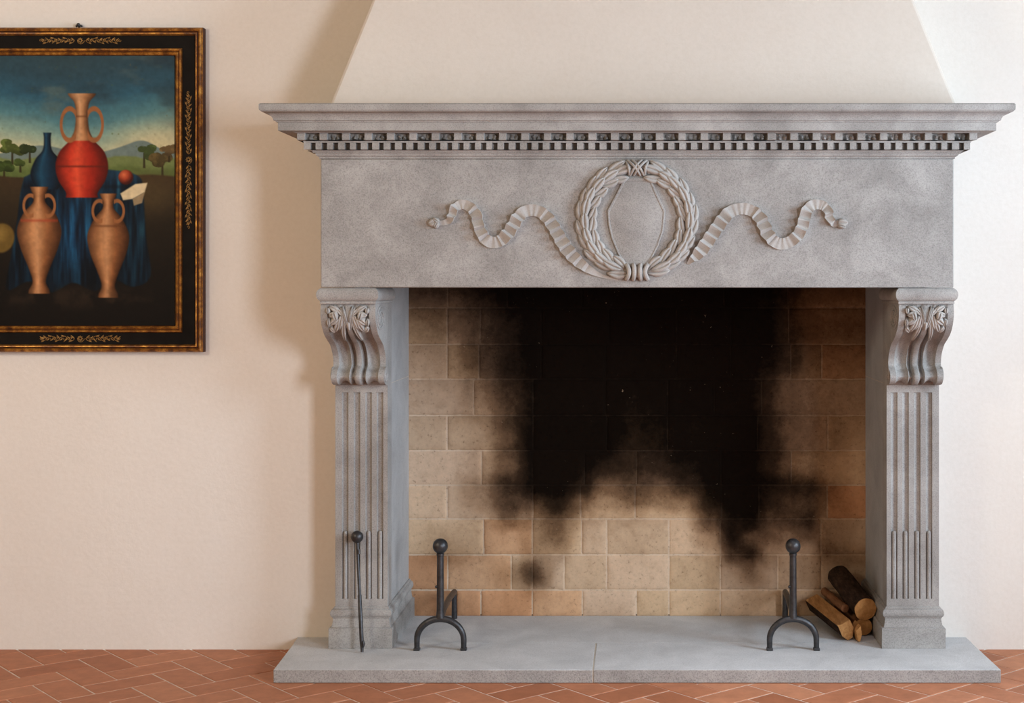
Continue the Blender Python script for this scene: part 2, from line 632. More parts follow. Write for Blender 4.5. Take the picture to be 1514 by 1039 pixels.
# dentil courses: each course is one toothed band that returns along both ends
def toothed(segs, p_in, z0, z1):
    """segs: list of (along, projection) along one straight run; returns a band following it"""
    bm = bmesh.new()
    outer = []
    # left return, front, right return; the teeth are laid out outward from the wall
    L = -FY - 0.002
    run = segs(L, False)
    for (a, p) in run:
        outer.append((-FX - p, -0.002 - a))
    for (a, p) in segs(2 * FX + 2 * P_END, True):
        outer.append((-FX - P_END + a, FY - p))
    for (a, p) in segs(L, False)[::-1]:
        outer.append((FX + p, -0.002 - a))
    inner = [(FX - 0.01, -0.002), (FX - 0.01, FY + 0.01), (-FX + 0.01, FY + 0.01), (-FX + 0.01, -0.002)]
    pts = outer + inner
    lo = [bm.verts.new((x, y, z0)) for x, y in pts]
    hi = [bm.verts.new((x, y, z1)) for x, y in pts]
    grid_faces(bm, [lo, hi], closed_u=True)
    bm.faces.new(lo)
    bm.faces.new(hi)
    bmesh.ops.triangulate(bm, faces=[f for f in bm.faces if len(f.verts) > 4])
    return bm


P_END = 0.0395


def seg_low(length, front):
    out = []
    pin, pout = 0.014, 0.0525
    if front:
        n = 58
        pt = (length) / n
        for i in range(n + 1):
            c = i * pt
            w = 0.0118 + random.uniform(-0.0012, 0.0012)
            q = pout - random.uniform(0, 0.002)
            out += [(c - w, pin), (c - w, q), (c + w, q), (c + w, pin)]
        out = out[1:-1]
    else:
        for k in range(10):
            c = 0.03 + k * 0.0445
            out += [(c - 0.0128, pin), (c - 0.0128, pout), (c + 0.0128, pout), (c + 0.0128, pin)]
        out = [(0, pin)] + out
    return out


def seg_up(length, front):
    out = []
    pin, pout = 0.036, 0.075
    if front:
        n = 30
        pt = length / n
        for i in range(n + 1):
            c = i * pt
            w = 0.0145 + random.uniform(-0.001, 0.001)
            out += [(c - w, pin), (c - w, pout), (c + w, pout), (c + w, pin)]
        out = out[1:-1]
    else:
        for k in range(5):
            c = 0.035 + k * 0.088
            out += [(c - 0.0145, pin), (c - 0.0145, pout), (c + 0.0145, pout), (c + 0.0145, pin)]
        out = [(0, pin)] + out
    return out


obj('dentil_course', toothed(seg_low, 0.022, 2.0235, 2.0486), M_STONE, cornice, smooth=False, bevel=0.0012)
P_END = 0.058
obj('dentil_course', toothed(seg_up, 0.036, 2.0572, 2.0828), M_STONE, cornice, smooth=False, bevel=0.0012)
bm = bmesh.new()
pitch2 = 2 * (FX + P_END) / 30
rowz = [2.059, 2.062, 2.066, 2.070, 2.074, 2.078, 2.0815]
# worn leaf carving in the gaps of the upper course: one continuous rippled band
rows = []
NX = 30 * 16
for iz, z in enumerate(rowz):
    row = []
    for i in range(NX + 1):
        x = -FX - P_END + 2 * (FX + P_END) * i / NX
        q = (i / 16.0) % 1.0
        f = int(i / 16.0)
        k = 0.0
        if 0.26 < q < 0.74:
            qq = (q - 0.26) / 0.48
            k = abs(math.sin(qq * PI * 2.0)) ** 0.7 * (0.75 + 0.25 * math.sin(iz * 1.3 + f * 2.1 + qq * 5)) * (0.45 + 0.55 * math.sin(PI * min(1, 0.2 + iz / 6.5)))
            k *= 0.8 + 0.5 * mnoise.noise(Vector((f * 3.1, iz * 0.6, qq * 3)))
        row.append(bm.verts.new((x, FY - 0.0385 - 0.030 * k, z)))
    rows.append(row)
grid_faces(bm, rows)
obj('leaf_band', bm, M_STONE, cornice, recalc=False)


# relief on the frieze
def onF(u, v, h):
    return (u, FY - max(h, -0.004), v)


mF = (DW + FY) / F
CZ = 1.5 + 99.5 * mF
CX = 0.0
RM = 76.5 * mF

bm = bmesh.new()
# backing band under the leaves
rows = []
for k in range(96):
    a = 2 * PI * k / 96
    row = []
    for j in range(7):
        s = -1 + 2 * j / 6
        r = RM + s * 0.018
        h = 0.009 * (1 - s * s) ** 0.5 - (0.004 if abs(s) >= 1 else 0)
        row.append(bm.verts.new(onF(CX + r * math.cos(a), CZ + r * math.sin(a), h)))
    rows.append(row)
rows.append(rows[0])
grid_faces(bm, rows)
NR = 10
for sd in (-1, 1):
    for k in range(NR):
        th0 = math.radians(-90 + 9 + k * (149.0 / NR))

        def pol(r, th):
            return CX + sd * r * math.cos(th), CZ + r * math.sin(th)
        for (dr, tilt, w, hh, bs, off, lnd) in ((0.012, 0.022, 0.036, 0.012, 0.004, 0.00, 25), (-0.012, -0.020, 0.034, 0.012, 0.004, 0.07, 24),
                                                (0.002, 0.004, 0.036, 0.014, 0.013, 0.14, 24)):
            jt = random.uniform(-0.025, 0.025)
            jr = random.uniform(-0.003, 0.003)
            ln = math.radians(lnd + random.uniform(-2, 2))
            a0 = th0 + off + jt - 0.03
            u0, v0 = pol(RM + dr * 0.4 + jr, a0)
            u1, v1 = pol(RM + dr + tilt * 0.9 + jr, a0 + ln)
            lobe(bm, onF, u0, v0, u1, v1, w, hh, base=bs, tip=0.010, rib=0.6, bend=-0.005 * sd * (1 if dr > 0 else -1), n=11, m=11, blunt=1.15)
obj('wreath', bm, M_CARVE, frieze, angle=60)

# bottom and top ties of the wreath
bm = bmesh.new()
for x in (-0.029, -0.010, 0.010, 0.029):
    pts = []
    for k in range(15):
        a = -PI / 2 + PI * k / 14
        fl = abs(math.sin(a)) ** 2 * 0.010 * (1 if x > 0 else -1) * (abs(x) / 0.029)
        pts.append((CX + x * 1.05 + fl, FY - 0.004 - 0.026 * math.cos(a), CZ - RM + 0.027 * math.sin(a)))
    tube(bm, pts, 0.0085, 8)
sphere(bm, (CX, FY - 0.006, CZ - RM), 0.022, 12, 8)
obj('wreath_tie', bm, M_CARVE, frieze)
bm = bmesh.new()
zt = CZ + RM
for (a, b) in (((-0.036, 0.030), (0.012, -0.026)), ((-0.018, 0.031), (0.026, -0.026)), ((0.036, 0.030), (-0.012, -0.026)), ((0.018, 0.031), (-0.026, -0.026)),
               ((-0.042, 0.024), (-0.030, -0.024)), ((0.042, 0.024), (0.030, -0.024))):
    pts = []
    for k in range(11):
        t = k / 10
        bow = math.sin(PI * t)
        pts.append((CX + a[0] + (b[0] - a[0]) * t + 0.004 * bow * (1 if a[0] < 0 else -1), FY - 0.006 - 0.030 * bow, zt + a[1] + (b[1] - a[1]) * t))
    tube(bm, pts, 0.0052, 8)
for sx in (-1, 1):
    pts = []
    for k in range(20):
        a = k / 19 * 3.6 * PI / 2
        r = 0.013 - 0.009 * k / 19
        pts.append((CX + sx * (0.047 + r * math.cos(a)), FY - 0.012, zt - 0.012 + r * math.sin(a)))
    tube(bm, pts, 0.0042, 7)
    pts = [(p[0], p[1], 2 * zt - p[2] - 0.006) for p in pts]
    tube(bm, pts, 0.0038, 7)
lobe(bm, onF, CX, zt - 0.028, CX, zt + 0.033, 0.062, 0.013, rib=0)
obj('wreath_tie', bm, M_CARVE, frieze)

# blank medallion inside the wreath
mp_ = [(923, 263), (962, 263), (972, 287), (983.5, 311), (981, 340), (973, 364), (965, 380), (959.5, 389), (956, 391), (953, 395),
       (929, 395), (926, 391), (921, 389), (914, 376), (904, 352), (899.5, 332), (898, 311), (911, 287)]
poly = [((x - 942) * mF, EYE - (y - 425) * mF) for x, y in mp_]
cxm = sum(p[0] for p in poly) / len(poly)
czm = sum(p[1] for p in poly) / len(poly)
bm = bmesh.new()
rows = []
for (s, h) in ((1.0, -0.003), (1.0, 0.007), (0.985, 0.0095), (0.945, 0.0095), (0.925, 0.0072), (0.7, 0.010), (0.45, 0.0125), (0.2, 0.014)):
    rows.append([bm.verts.new(onF(cxm + (x - cxm) * s, czm + (z - czm) * (s if s > 0.9 else s), h)) for x, z in poly])
grid_faces(bm, rows, closed_u=True)
bm.faces.new(rows[-1])
obj('medallion', bm, M_CARVE if False else M_STONE, frieze, angle=25)


# fluttering ribbons
def ribbon(pts, widths, knot, name='ribbon'):
    bm = bmesh.new()
    P = [((x - 942) * mF, EYE - (y - 425) * mF, w * mF) for (x, y), w in zip(pts, widths)]
    N = 220
    S = catmull(P, N)
    arc = [0]
    for i in range(1, N):
        arc.append(arc[-1] + math.hypot(S[i][0] - S[i - 1][0], S[i][1] - S[i - 1][1]))
    rows = []
    for i in range(N):
        a, b = S[max(i - 3, 0)], S[min(i + 3, N - 1)]
        tx, tz = b[0] - a[0], b[1] - a[1]
        l = math.hypot(tx, tz)
        tx /= l
        tz /= l
        nx, nz = -tz, tx
        steep = min(1.0, max(0.0, (abs(tz) - 0.42) / 0.35))
        w = max(S[i][2], 0.002)
        per = 0.037
        ph = (arc[i] / per) % 1.0
        saw = ph / 0.72 if ph < 0.72 else (1 - ph) / 0.28
        fine = 0.5 + 0.5 * math.sin(arc[i] * 2 * PI / 0.021)
        k = min(1.0, w / (12 * mF))
        hh = (0.008 + 0.019 * steep * saw + 0.0022 * (1 - steep) * fine) * k
        sh = 0.005 * steep * (saw - 0.5) * k
        row = []
        for j, s in enumerate((-1, -1, -0.8, -0.35, 0.1, 0.5, 0.85, 1, 1)):
            u = S[i][0] + nx * (s * w / 2 + sh)
            v = S[i][1] + nz * (s * w / 2 + sh)
            edge = 1.0 + 0.22 * (abs(s) ** 3)
            h = -0.003 if j in (0, 8) else hh * edge + 0.0015 * s
            row.append(bm.verts.new(onF(u, v, h)))
        rows.append(row)
    grid_faces(bm, rows)
    bm.faces.new(rows[0])
    bm.faces.new(rows[-1])
    for (x0, y0, x1, y1, w, h) in knot:
        lobe(bm, onF, (x0 - 942) * mF, EYE - (y0 - 425) * mF, (x1 - 942) * mF, EYE - (y1 - 425) * mF, w * mF, h, base=0.002, rib=0.3, n=8, m=9, blunt=0.9)
    return obj(name, bm, M_CARVE, frieze, angle=35)


def c2(x, y):
    return (620 + x / 4.453, 220 + y / 4.453)


def c3(x, y):
    return (920 + x / 4.2056, 220 + y / 4.2056)


Lp = [(120, 487), (165, 487), (205, 466), (222, 420), (248, 382), (290, 366), (340, 388), (376, 432), (388, 480), (404, 535), (432, 585), (470, 614),
      (520, 612), (570, 575), (612, 520), (645, 465), (685, 420), (740, 404), (795, 416), (845, 455), (882, 508), (912, 560), (945, 618), (985, 675), (1040, 735), (1110, 790), (1200, 835), (1310, 864)]
Lw = [7, 8, 10, 12, 13, 14, 15, 16, 16, 16, 17, 17, 17, 18, 18, 18, 17, 17, 17, 18, 18, 18, 19, 19, 17, 12, 6, 2]
ribbon([c2(*p) for p in Lp], Lw, [(646, 328, 633, 331, 15, 0.024), (650, 329, 640, 322, 9, 0.026), (648, 328, 643, 338, 9, 0.026)])
Rp = [(405, 715), (470, 655), (510, 605), (548, 550), (584, 498), (625, 440), (668, 395), (715, 376), (765, 374), (815, 392), (850, 425), (876, 470), (900, 525), (940, 572),
      (990, 592), (1045, 575), (1090, 535), (1118, 480), (1132, 425), (1152, 375), (1190, 348), (1235, 350), (1268, 372), (1285, 420), (1303, 458), (1328, 466), (1345, 458)]
Rw = [3, 17, 19, 19, 19, 19, 18, 17, 17, 17, 18, 18, 18, 17, 17, 17, 17, 17, 17, 16, 15, 14, 13, 12, 10, 9, 8]
ribbon([c3(*p) for p in Rp], Rw, [(1237, 329, 1254, 330, 15, 0.026), (1238, 333, 1251, 336, 9, 0.028)])


# pilasters, consoles, capitals, jambs: sd = -1 left, 1 right
def mirror_x(bm, sd):
    if sd > 0:
        for v in bm.verts:
            v.co.x = -v.co.x


XI, XO = -1.005, -1.2155
YP = -0.171


def build_side(sd):
    # capital block with its torus moulding
    bm = bmesh.new()
    sweep_plan(bm, [(-1.211, -0.002), (-1.211, -0.455), (XI, -0.455), (XI, -0.075)],
               [(-0.1, 1.4375), (0.003, 1.4375), (0.004, 1.4385), (0.004, 1.4465), (0.002, 1.4475), (0.006, 1.450), (0.0125, 1.457), (0.016, 1.468),
                (0.0155, 1.480), (0.011, 1.490), (0.004, 1.4965), (0.0, 1.499), (-0.1, 1.499)])
    box(bm, -1.20, XI - 0.01, -0.44, -0.08, 1.438, 1.498)
    mirror_x(bm, sd)
    obj('capital', bm, M_STONE, fire, angle=35)

    # console bracket (S curve)
    prof = [(1.4375, -0.440), (1.41, -0.446), (1.383, -0.443), (1.35, -0.422), (1.319, -0.382), (1.295, -0.328), (1.272, -0.270), (1.237, -0.226), (1.205, -0.210),
            (1.186, -0.213), (1.172, -0.238), (1.150, -0.256), (1.130, -0.250), (1.115, -0.226), (1.109, -0.190)]
    NS, NT = 84, 56
    S = catmull(prof, NS)

    def hx(t):
        # ridges and channels across the bracket
        u = abs(t - 0.5) * 2
        if u > 0.76:
            return 0.0
        if u > 0.735:
            return -0.013 * (0.76 - u) / 0.025
        if u > 0.30:
            k = (u - 0.30) / 0.435
            return -0.013 - 0.009 * math.sin(PI * min(1, k)) ** 0.8 + 0.012 * max(0, 1 - k * 2.2)
        if u > 0.245:
            return -0.001 - 0.020 * (0.30 - u) / 0.055
        if u > 0.15:
            return -0.024
        if u > 0.12:
            return -0.024 + 0.020 * (0.15 - u) / 0.03
        return -0.004 + 0.006 * math.sqrt(max(0, 1 - (u / 0.13) ** 2))
    bm = bmesh.new()
    rows = []
    nrm = []
    for i in range(NS):
        a, b = S[max(i - 1, 0)], S[min(i + 1, NS - 1)]
        dz, dy = b[0] - a[0], b[1] - a[1]
        l = math.hypot(dz, dy)
        ny, nz = dz / l, -dy / l
        if ny > 0:
            ny, nz = -ny, -nz
        nrm.append((ny, nz))
    ts = [j / (NT - 1) for j in range(NT)]
    for i in range(NS):
        row = [bm.verts.new((XO, YP + 0.0005, S[i][0]))]
        for t in ts:
            h = hx(t)
            k = min(1.0, i / 6.0)
            h *= k
            if S[i][0] < 1.19:   # scroll feet: each rib ends in a rounded roll
                h *= 0.75
            row.append(bm.verts.new((XO + (XI - XO) * t, S[i][1] + nrm[i][0] * h, S[i][0] + nrm[i][1] * h)))
        row.append(bm.verts.new((XI, YP + 0.0005, S[i][0])))
        rows.append(row)
    grid_faces(bm, rows)
    bm.faces.new(rows[0])
    bm.faces.new(rows[-1])
    mirror_x(bm, sd)
    con = obj('console_bracket', bm, M_STONE, fire, angle=50)

    zs = np.array([s[0] for s in S])[::-1]
    ysr = np.array([s[1] for s in S])[::-1]
    nys = np.array([q[0] for q in nrm])[::-1]
    nzs = np.array([q[1] for q in nrm])[::-1]

    def onC(t, z, h):
        y = float(np.interp(z, zs, ysr))
        ny = float(np.interp(z, zs, nys))
        nz = float(np.interp(z, zs, nzs))
        hh = h - 0.006
        return (XO + t, y + ny * hh, z + nz * hh)
    Wd = XI - XO
    bm = bmesh.new()
    Z = lambda py: 1.4375 - (py - 446.5) * 0.002605
    for m_ in (-1, 1):
        fx = lambda t: Wd * (0.5 + m_ * (t - 0.5))
        L = [  # t0, py0, t1, py1, width (m), height
            (0.50, 489, 0.36, 447.5, 0.016, 0.014), (0.49, 476, 0.40, 447.5, 0.010, 0.018), (0.44, 466, 0.22, 447.5, 0.020, 0.013),
            (0.43, 468, 0.33, 505, 0.022, 0.014), (0.40, 462, 0.30, 486, 0.026, 0.016),
            (0.34, 458, 0.15, 450, 0.026, 0.018), (0.34, 462, 0.14, 463, 0.030, 0.020), (0.34, 466, 0.15, 477, 0.028, 0.018), (0.35, 470, 0.22, 488, 0.026, 0.016),
            (0.24, 458, 0.30, 470, 0.028, 0.026), (0.14, 481, 0.24, 488, 0.020, 0.014), (0.14, 452, 0.15, 462, 0.020, 0.020), (0.14, 468, 0.15, 480, 0.018, 0.018)]
        for (t0, p0, t1, p1, w, h) in L:
            lobe(bm, onC, fx(t0), Z(p0), fx(t1), Z(p1), w, h, rib=0.45, base=0.001, tip=0.002, n=9, m=9, blunt=0.9, skirt=0.02)
    lobe(bm, onC, Wd * 0.5, Z(470), Wd * 0.5, Z(488), 0.020, 0.018, n=7, m=7, rib=0, skirt=0.02)
    mirror_x(bm, sd)
    obj('acanthus_carving', bm, M_CARVE, con, angle=60)

    # scrolls cut on the two cheeks of the bracket
    for xs in (XI, XO):
        for (cy, cz, r0, turns) in ((-0.335, 1.378, 0.046, 2.3), (-0.214, 1.149, 0.030, 1.8)):
            bm = bmesh.new()
            pts = []
            for k in range(46):
                a = PI * 0.4 + k / 45 * turns * 2 * PI
                r = r0 * (1 - 0.85 * k / 45)
                pts.append((xs, cy + (1.9 if r0 > 0.04 else 1.0) * r * math.cos(a), cz + r * 1.05 * math.sin(a)))
            tube(bm, pts, 0.0050, 6)
            mirror_x(bm, sd)
            obj('scroll', bm, M_STONE, con)

    # pilaster shaft with four flutes
    zt, zg1, zc, zg0, z0 = 1.4365, 1.0778, 0.519, 0.247, 0.212
    fl = [(505.6, 515.2), (523, 532.7), (540.2, 549.8), (557, 566.7)]
    fl = [(PX(a, YP), PX(b, YP)) for a, b in fl]
    bm = bmesh.new()
    yb = -0.075
    box(bm, XO, XI, YP + 0.013, yb, z0, zt)

    def strip(z_lo, z_hi, grooved):
        out = [(XO, YP + 0.013), (XO, YP)]
        if grooved:
            for a, b in fl:
                c, r = (a + b) / 2, (b - a) / 2
                for k in range(9):
                    th = PI - PI * k / 8
                    out.append((c + r * math.cos(th), YP + 0.0125 * math.sin(th) ** 0.7))
        out += [(XI, YP), (XI, YP + 0.013)]
        lo = [bm.verts.new((x, y, z_lo)) for x, y in out]
        hi = [bm.verts.new((x, y, z_hi)) for x, y in out]
        grid_faces(bm, [lo, hi])
        bm.faces.new(lo)
        bm.faces.new(hi)
    strip(z0, zg0, False)
    strip(zg0, zg1, True)
    strip(zg1, zt, False)
    mirror_x(bm, sd)
    pil = obj('pilaster', bm, M_STONE, fire, angle=30)
    # reeds that fill the lower third of the flutes
    for a, b in fl:
        bm = bmesh.new()
        c, r = (a + b) / 2, (b - a) / 2 * 0.66
        rows = []
        for (z, s) in ((zg0, 1), (zc - 0.010, 1), (zc - 0.004, 0.94), (zc, 0.7)):
            rows.append([bm.verts.new((c + r * s * math.cos(th), YP + 0.0115 - 0.0135 * s * math.sin(th) ** 0.6, z)) for th in [PI - PI * k / 8 for k in range(9)]])
        grid_faces(bm, rows)
        bm.faces.new(rows[-1])
        mirror_x(bm, sd)
        obj('reed', bm, M_STONE, pil, angle=50)

    # moulded base, returned along the inner side to the back of the firebox
    bm = bmesh.new()
    bp = [(-0.08, HT + 0.0005), (0.0225, HT + 0.0005), (0.0225, 0.1315), (0.0195, 0.134), (0.014, 0.135), (0.0115, 0.142), (0.009, 0.155), (0.0075, 0.170), (0.010, 0.1725),
          (0.010, 0.1755), (0.014, 0.178), (0.0175, 0.186), (0.0175, 0.196), (0.014, 0.204), (0.009, 0.2075), (0.006, 0.2085), (0.006, 0.2125), (0.002, 0.216), (-0.08, 0.216)]
    sweep_plan(bm, [(XO, -0.002), (XO, YP), (XI, YP), (XI, 0.392)], bp)
    mirror_x(bm, sd)
    obj('pilaster_base', bm, M_STONE, fire, angle=30)

    # jamb behind the pilaster, two courses with a pale joint
    zj = PZ(562, 0.1)
    xi = XI - 0.003
    bm = bmesh.new()
    for (za, zb_) in ((HT + 0.001, zj - 0.0012), (zj + 0.0012, 1.4985)):
        box(bm, XO - 0.006, xi, -0.138, -0.002, za, zb_)
        box(bm, -HX + 0.006, xi, -0.002, 0.392, za, zb_)
    box(bm, -HX + 0.006, xi + 0.0006, -0.12, 0.392, zj - 0.0013, zj + 0.0013, 1)
    mirror_x(bm, sd)
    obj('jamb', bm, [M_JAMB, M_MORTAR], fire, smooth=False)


build_side(-1)
build_side(1)

# brick back of the firebox
YBK = 0.394
rowsY = [400, 455, 509, 560.5, 614, 666, 717, 767, 820, 872, 911]
joints = [
    [662, 750, 860, 960, 1070, 1165], [661, 710, 800, 900, 1000, 1080, 1166], [661, 708, 800, 895, 1000, 1080, 1169, 1215],
    [700, 788, 895, 987, 1056, 1126], [661, 788, 897, 987, 1120, 1224], [712, 787, 864, 941, 1066, 1170],
    [661, 788, 858, 939, 1067, 1122, 1223], [715, 787, 860, 897, 989, 1065, 1214], [662, 756, 787, 834, 897, 989, 1065, 1150, 1215],
    [674.6, 711, 787, 861, 941, 989, 1065, 1160, 1225]]
SX = [0, 120, 230, 320, 390, 460, 540, 620, 700, 780, 860, 940, 1000, 1060, 1120, 1180, 1240, 1300, 1400]
SY = [10, 70, 130, 190, 240, 300, 350, 410, 460, 515, 560, 620, 670, 725, 770, 830, 890, 950, 1015]
SOOT = [
    [.55, .66, .82, .93, 1, 1, 1, 1, 1, 1, 1, 1, 1, .95, .88, .75, .6, .5, .45],
    [.34, .48, .68, .86, .96, 1, 1, 1, 1, 1, 1, 1, 1, .95, .88, .68, .5, .4, .35],
    [.24, .36, .6, .8, .92, .97, 1, 1, 1, 1, 1, 1, .98, .95, .88, .66, .5, .42, .4],
    [.17, .29, .56, .78, .92, .97, 1, 1, 1, 1, 1, 1, .98, .94, .88, .66, .46, .38, .35],
    [.12, .23, .54, .8, .92, .98, 1, 1, .98, 1, 1, 1, .98, .94, .87, .66, .42, .35, .3],
    [.08, .15, .38, .7, .9, .98, 1, .99, .93, .97, 1, 1, .98, .9, .78, .5, .38, .3, .26],
    [.05, .1, .3, .65, .9, .97, 1, .97, .86, .93, .99, 1, .98, .9, .75, .46, .38, .3, .25],
    [.02, .06, .24, .6, .9, .98, 1, .96, .82, .9, .99, 1, .98, .92, .78, .52, .45, .33, .22],
    [0, .02, .12, .5, .93, .99, 1, .95, .80, .86, .96, 1, .98, .93, .75, .48, .43, .32, .16],
    [0, .02, .15, .55, .93, .99, .98, .88, .76, .80, .92, .99, .98, .93, .75, .48, .42, .3, .1],
    [0, .02, .15, .5, .93, .97, .92, .76, .72, .72, .84, .96, .97, .95, .7, .42, .38, .25, .1],
    [0, .03, .3, .7, .9, .95, .82, .45, .6, .5, .65, .95, .97, .96, .85, .75, .7, .4, .08],
    [0, .02, .25, .62, .55, .8, .45, .25, .45, .36, .32, .85, .96, .97, .75, .6, .6, .35, .1],
    [0, .02, .12, .35, .3, .5, .18, .12, .15, .08, .08, .6, .85, .85, .6, .6, .7, .3, .08],
    [.02, .12, .1, .08, .2, .4, .06, .04, .05, .03, .03, .25, .85, .5, .45, .35, .5, .3, .08],
    [.05, .22, .12, .05, .25, .18, .03, .02, .08, .02, .02, .05, .6, .7, .2, .1, .2, .42, .2],
    [.02, .03, .03, .2, .62, .05, .02, .02, .02, .02, .02, .03, .15, .35, .05, .03, .15, .08, .05],
    [.05, .03, .02, .08, .15, .02, .02, .03, .02, .02, .02, .02, .03, .05, .03, .05, .05, .1, .1],
    [.1, .08, .1, .1, .05, .03, .03, .08, .05, .03, .03, .05, .03, .05, .05, .1, .1, .1, .15]]
SOOT = np.array(SOOT)
SXa, SYa = np.array(SX, float), np.array(SY, float)


def soot_at(px, py):
    X = (px - 600) * 2.078
    Y = (py - 420) * 2.078
    n1 = mnoise.noise(Vector((X * 0.012, Y * 0.007, 3.1)))
    n2 = mnoise.noise(Vector((X * 0.012, Y * 0.007, 9.7)))
    n3 = mnoise.noise(Vector((X * 0.035, Y * 0.02, 5.2)))
    X += 18 * n1 + 8 * n3
    Y += 18 * n2 + 9 * n3
    X = min(max(X, 0), 1399.9)
    Y = min(max(Y, 10), 1014.9)
    i = int(np.searchsorted(SXa, X, side='right') - 1)
    j = int(np.searchsorted(SYa, Y, side='right') - 1)
    i = min(i, len(SX) - 2)
    j = min(j, len(SY) - 2)
    fx = (X - SX[i]) / (SX[i + 1] - SX[i])
    fy = (Y - SY[j]) / (SY[j + 1] - SY[j])
    fx = fx * fx * (3 - 2 * fx)
    fy = fy * fy * (3 - 2 * fy)
    a = SOOT[j, i] * (1 - fx) + SOOT[j, i + 1] * fx
    b = SOOT[j + 1, i] * (1 - fx) + SOOT[j + 1, i + 1] * fx
    d_ = float(a * (1 - fy) + b * fy)
    return min(1.0, 1.06 * d_ ** 0.88)


bm = bmesh.new()
ls = bm.verts.layers.float.new('soot')
lb = bm.verts.layers.float_color.new('brick')
mB = (DW + YBK) / F


def bxz(px, py):
    return (px - 942) * mB, EYE - (py - 425) * mB


def axis(a, b, g, step):
    a += g
    b -= g
    e = [0, 1.0, 2.4]
    n = max(2, int((b - a - 4.8) / step))
    return [a + q for q in e[:2]] + [a + 2.4 + (b - a - 4.8) * k / n for k in range(n + 1)] + [b - q for q in e[:2][::-1]]


def brick(px0, px1, py0, py1, col, depth):
    xs = axis(px0, px1, 0.62, 5.5)
    zs_ = axis(py0, py1, 0.62, 5.5)
    seed = random.uniform(0, 50)
    rows = []
    for jy, y in enumerate(zs_):
        row = []
        for jx, x in enumerate(xs):
            ex = min(jx, len(xs) - 1 - jx)
            ey = min(jy, len(zs_) - 1 - jy)
            e = min(ex, ey)
            d = (0.0, 0.55, 1.0)[min(e, 2)] * depth
            X, Z = bxz(x + 0.5 * mnoise.noise(Vector((x * .2, y * .2, seed))), y + 0.5 * mnoise.noise(Vector((x * .2, y * .2, seed + 9))))
            d += 0.0012 * mnoise.noise(Vector((x * .06, y * .06, seed))) + 0.0008 * mnoise.noise(Vector((x * .3, y * .3, seed)))
            v = bm.verts.new((X, YBK - d, Z))
            v[ls] = soot_at(x, y)
            v[lb] = (*col, 1)
            row.append(v)
        rows.append(row)
    grid_faces(bm, rows)


BASE = (0.60, 0.45, 0.315)
for r in range(10):
    js = [560] + joints[r] + [1325]
    for k in range(len(js) - 1):
        t = random.uniform(0.84, 1.1)
        h = random.uniform(-0.06, 0.06)
        col = (BASE[0] * t * (1 + h * .3), BASE[1] * t, BASE[2] * t * (1 - h))
        if (r == 8 and k == 0) or (r == 9 and k in (0, 1, 2)) or (r == 6 and k == len(js) - 2):
            col = (0.58 * t, 0.33 * t, 0.185 * t)
        elif (r == 2 and k == len(js) - 2) or (r == 9 and k == 3) or (r == 7 and k == 1) or (r == 8 and k == 1):
            col = (0.60 * t, 0.385 * t, 0.235 * t)
        brick(js[k], js[k + 1], rowsY[r], rowsY[r + 1], col, random.uniform(0.0035, 0.0055))
# mortar bed
rows = []
for y in np.arange(398, 914, 6.0):
    row = []
    for x in np.arange(558, 1328, 6.0):
        X, Z = bxz(x, y)
        v = bm.verts.new((X, YBK - 0.0012, Z))
        v[ls] = soot_at(x, y) * 0.96
        v[lb] = (0.64, 0.52, 0.40, 1)
        row.append(v)
    rows.append(row)
grid_faces(bm, rows)
back = obj('brick_back', bm, M_BRICK, fire, angle=70)

# flue above the lintel
bm = bmesh.new()
fl_ = []
for (z, x, y0, y1) in ((1.535, 1.18, -0.0015, 0.42), (1.9, 0.6, 0.06, 0.42), (2.6, 0.35, 0.12, 0.42)):
    fl_.append([bm.verts.new((-x, y0, z)), bm.verts.new((x, y0, z)), bm.verts.new((x, y1, z)), bm.verts.new((-x, y1, z))])
grid_faces(bm, fl_, closed_u=True)
bm.faces.new(fl_[-1])
box(bm, -1.18, 1.18, YBK + 0.004, 0.43, HT, 1.6)
obj('flue', bm, M_SOOT, fire, smooth=False)


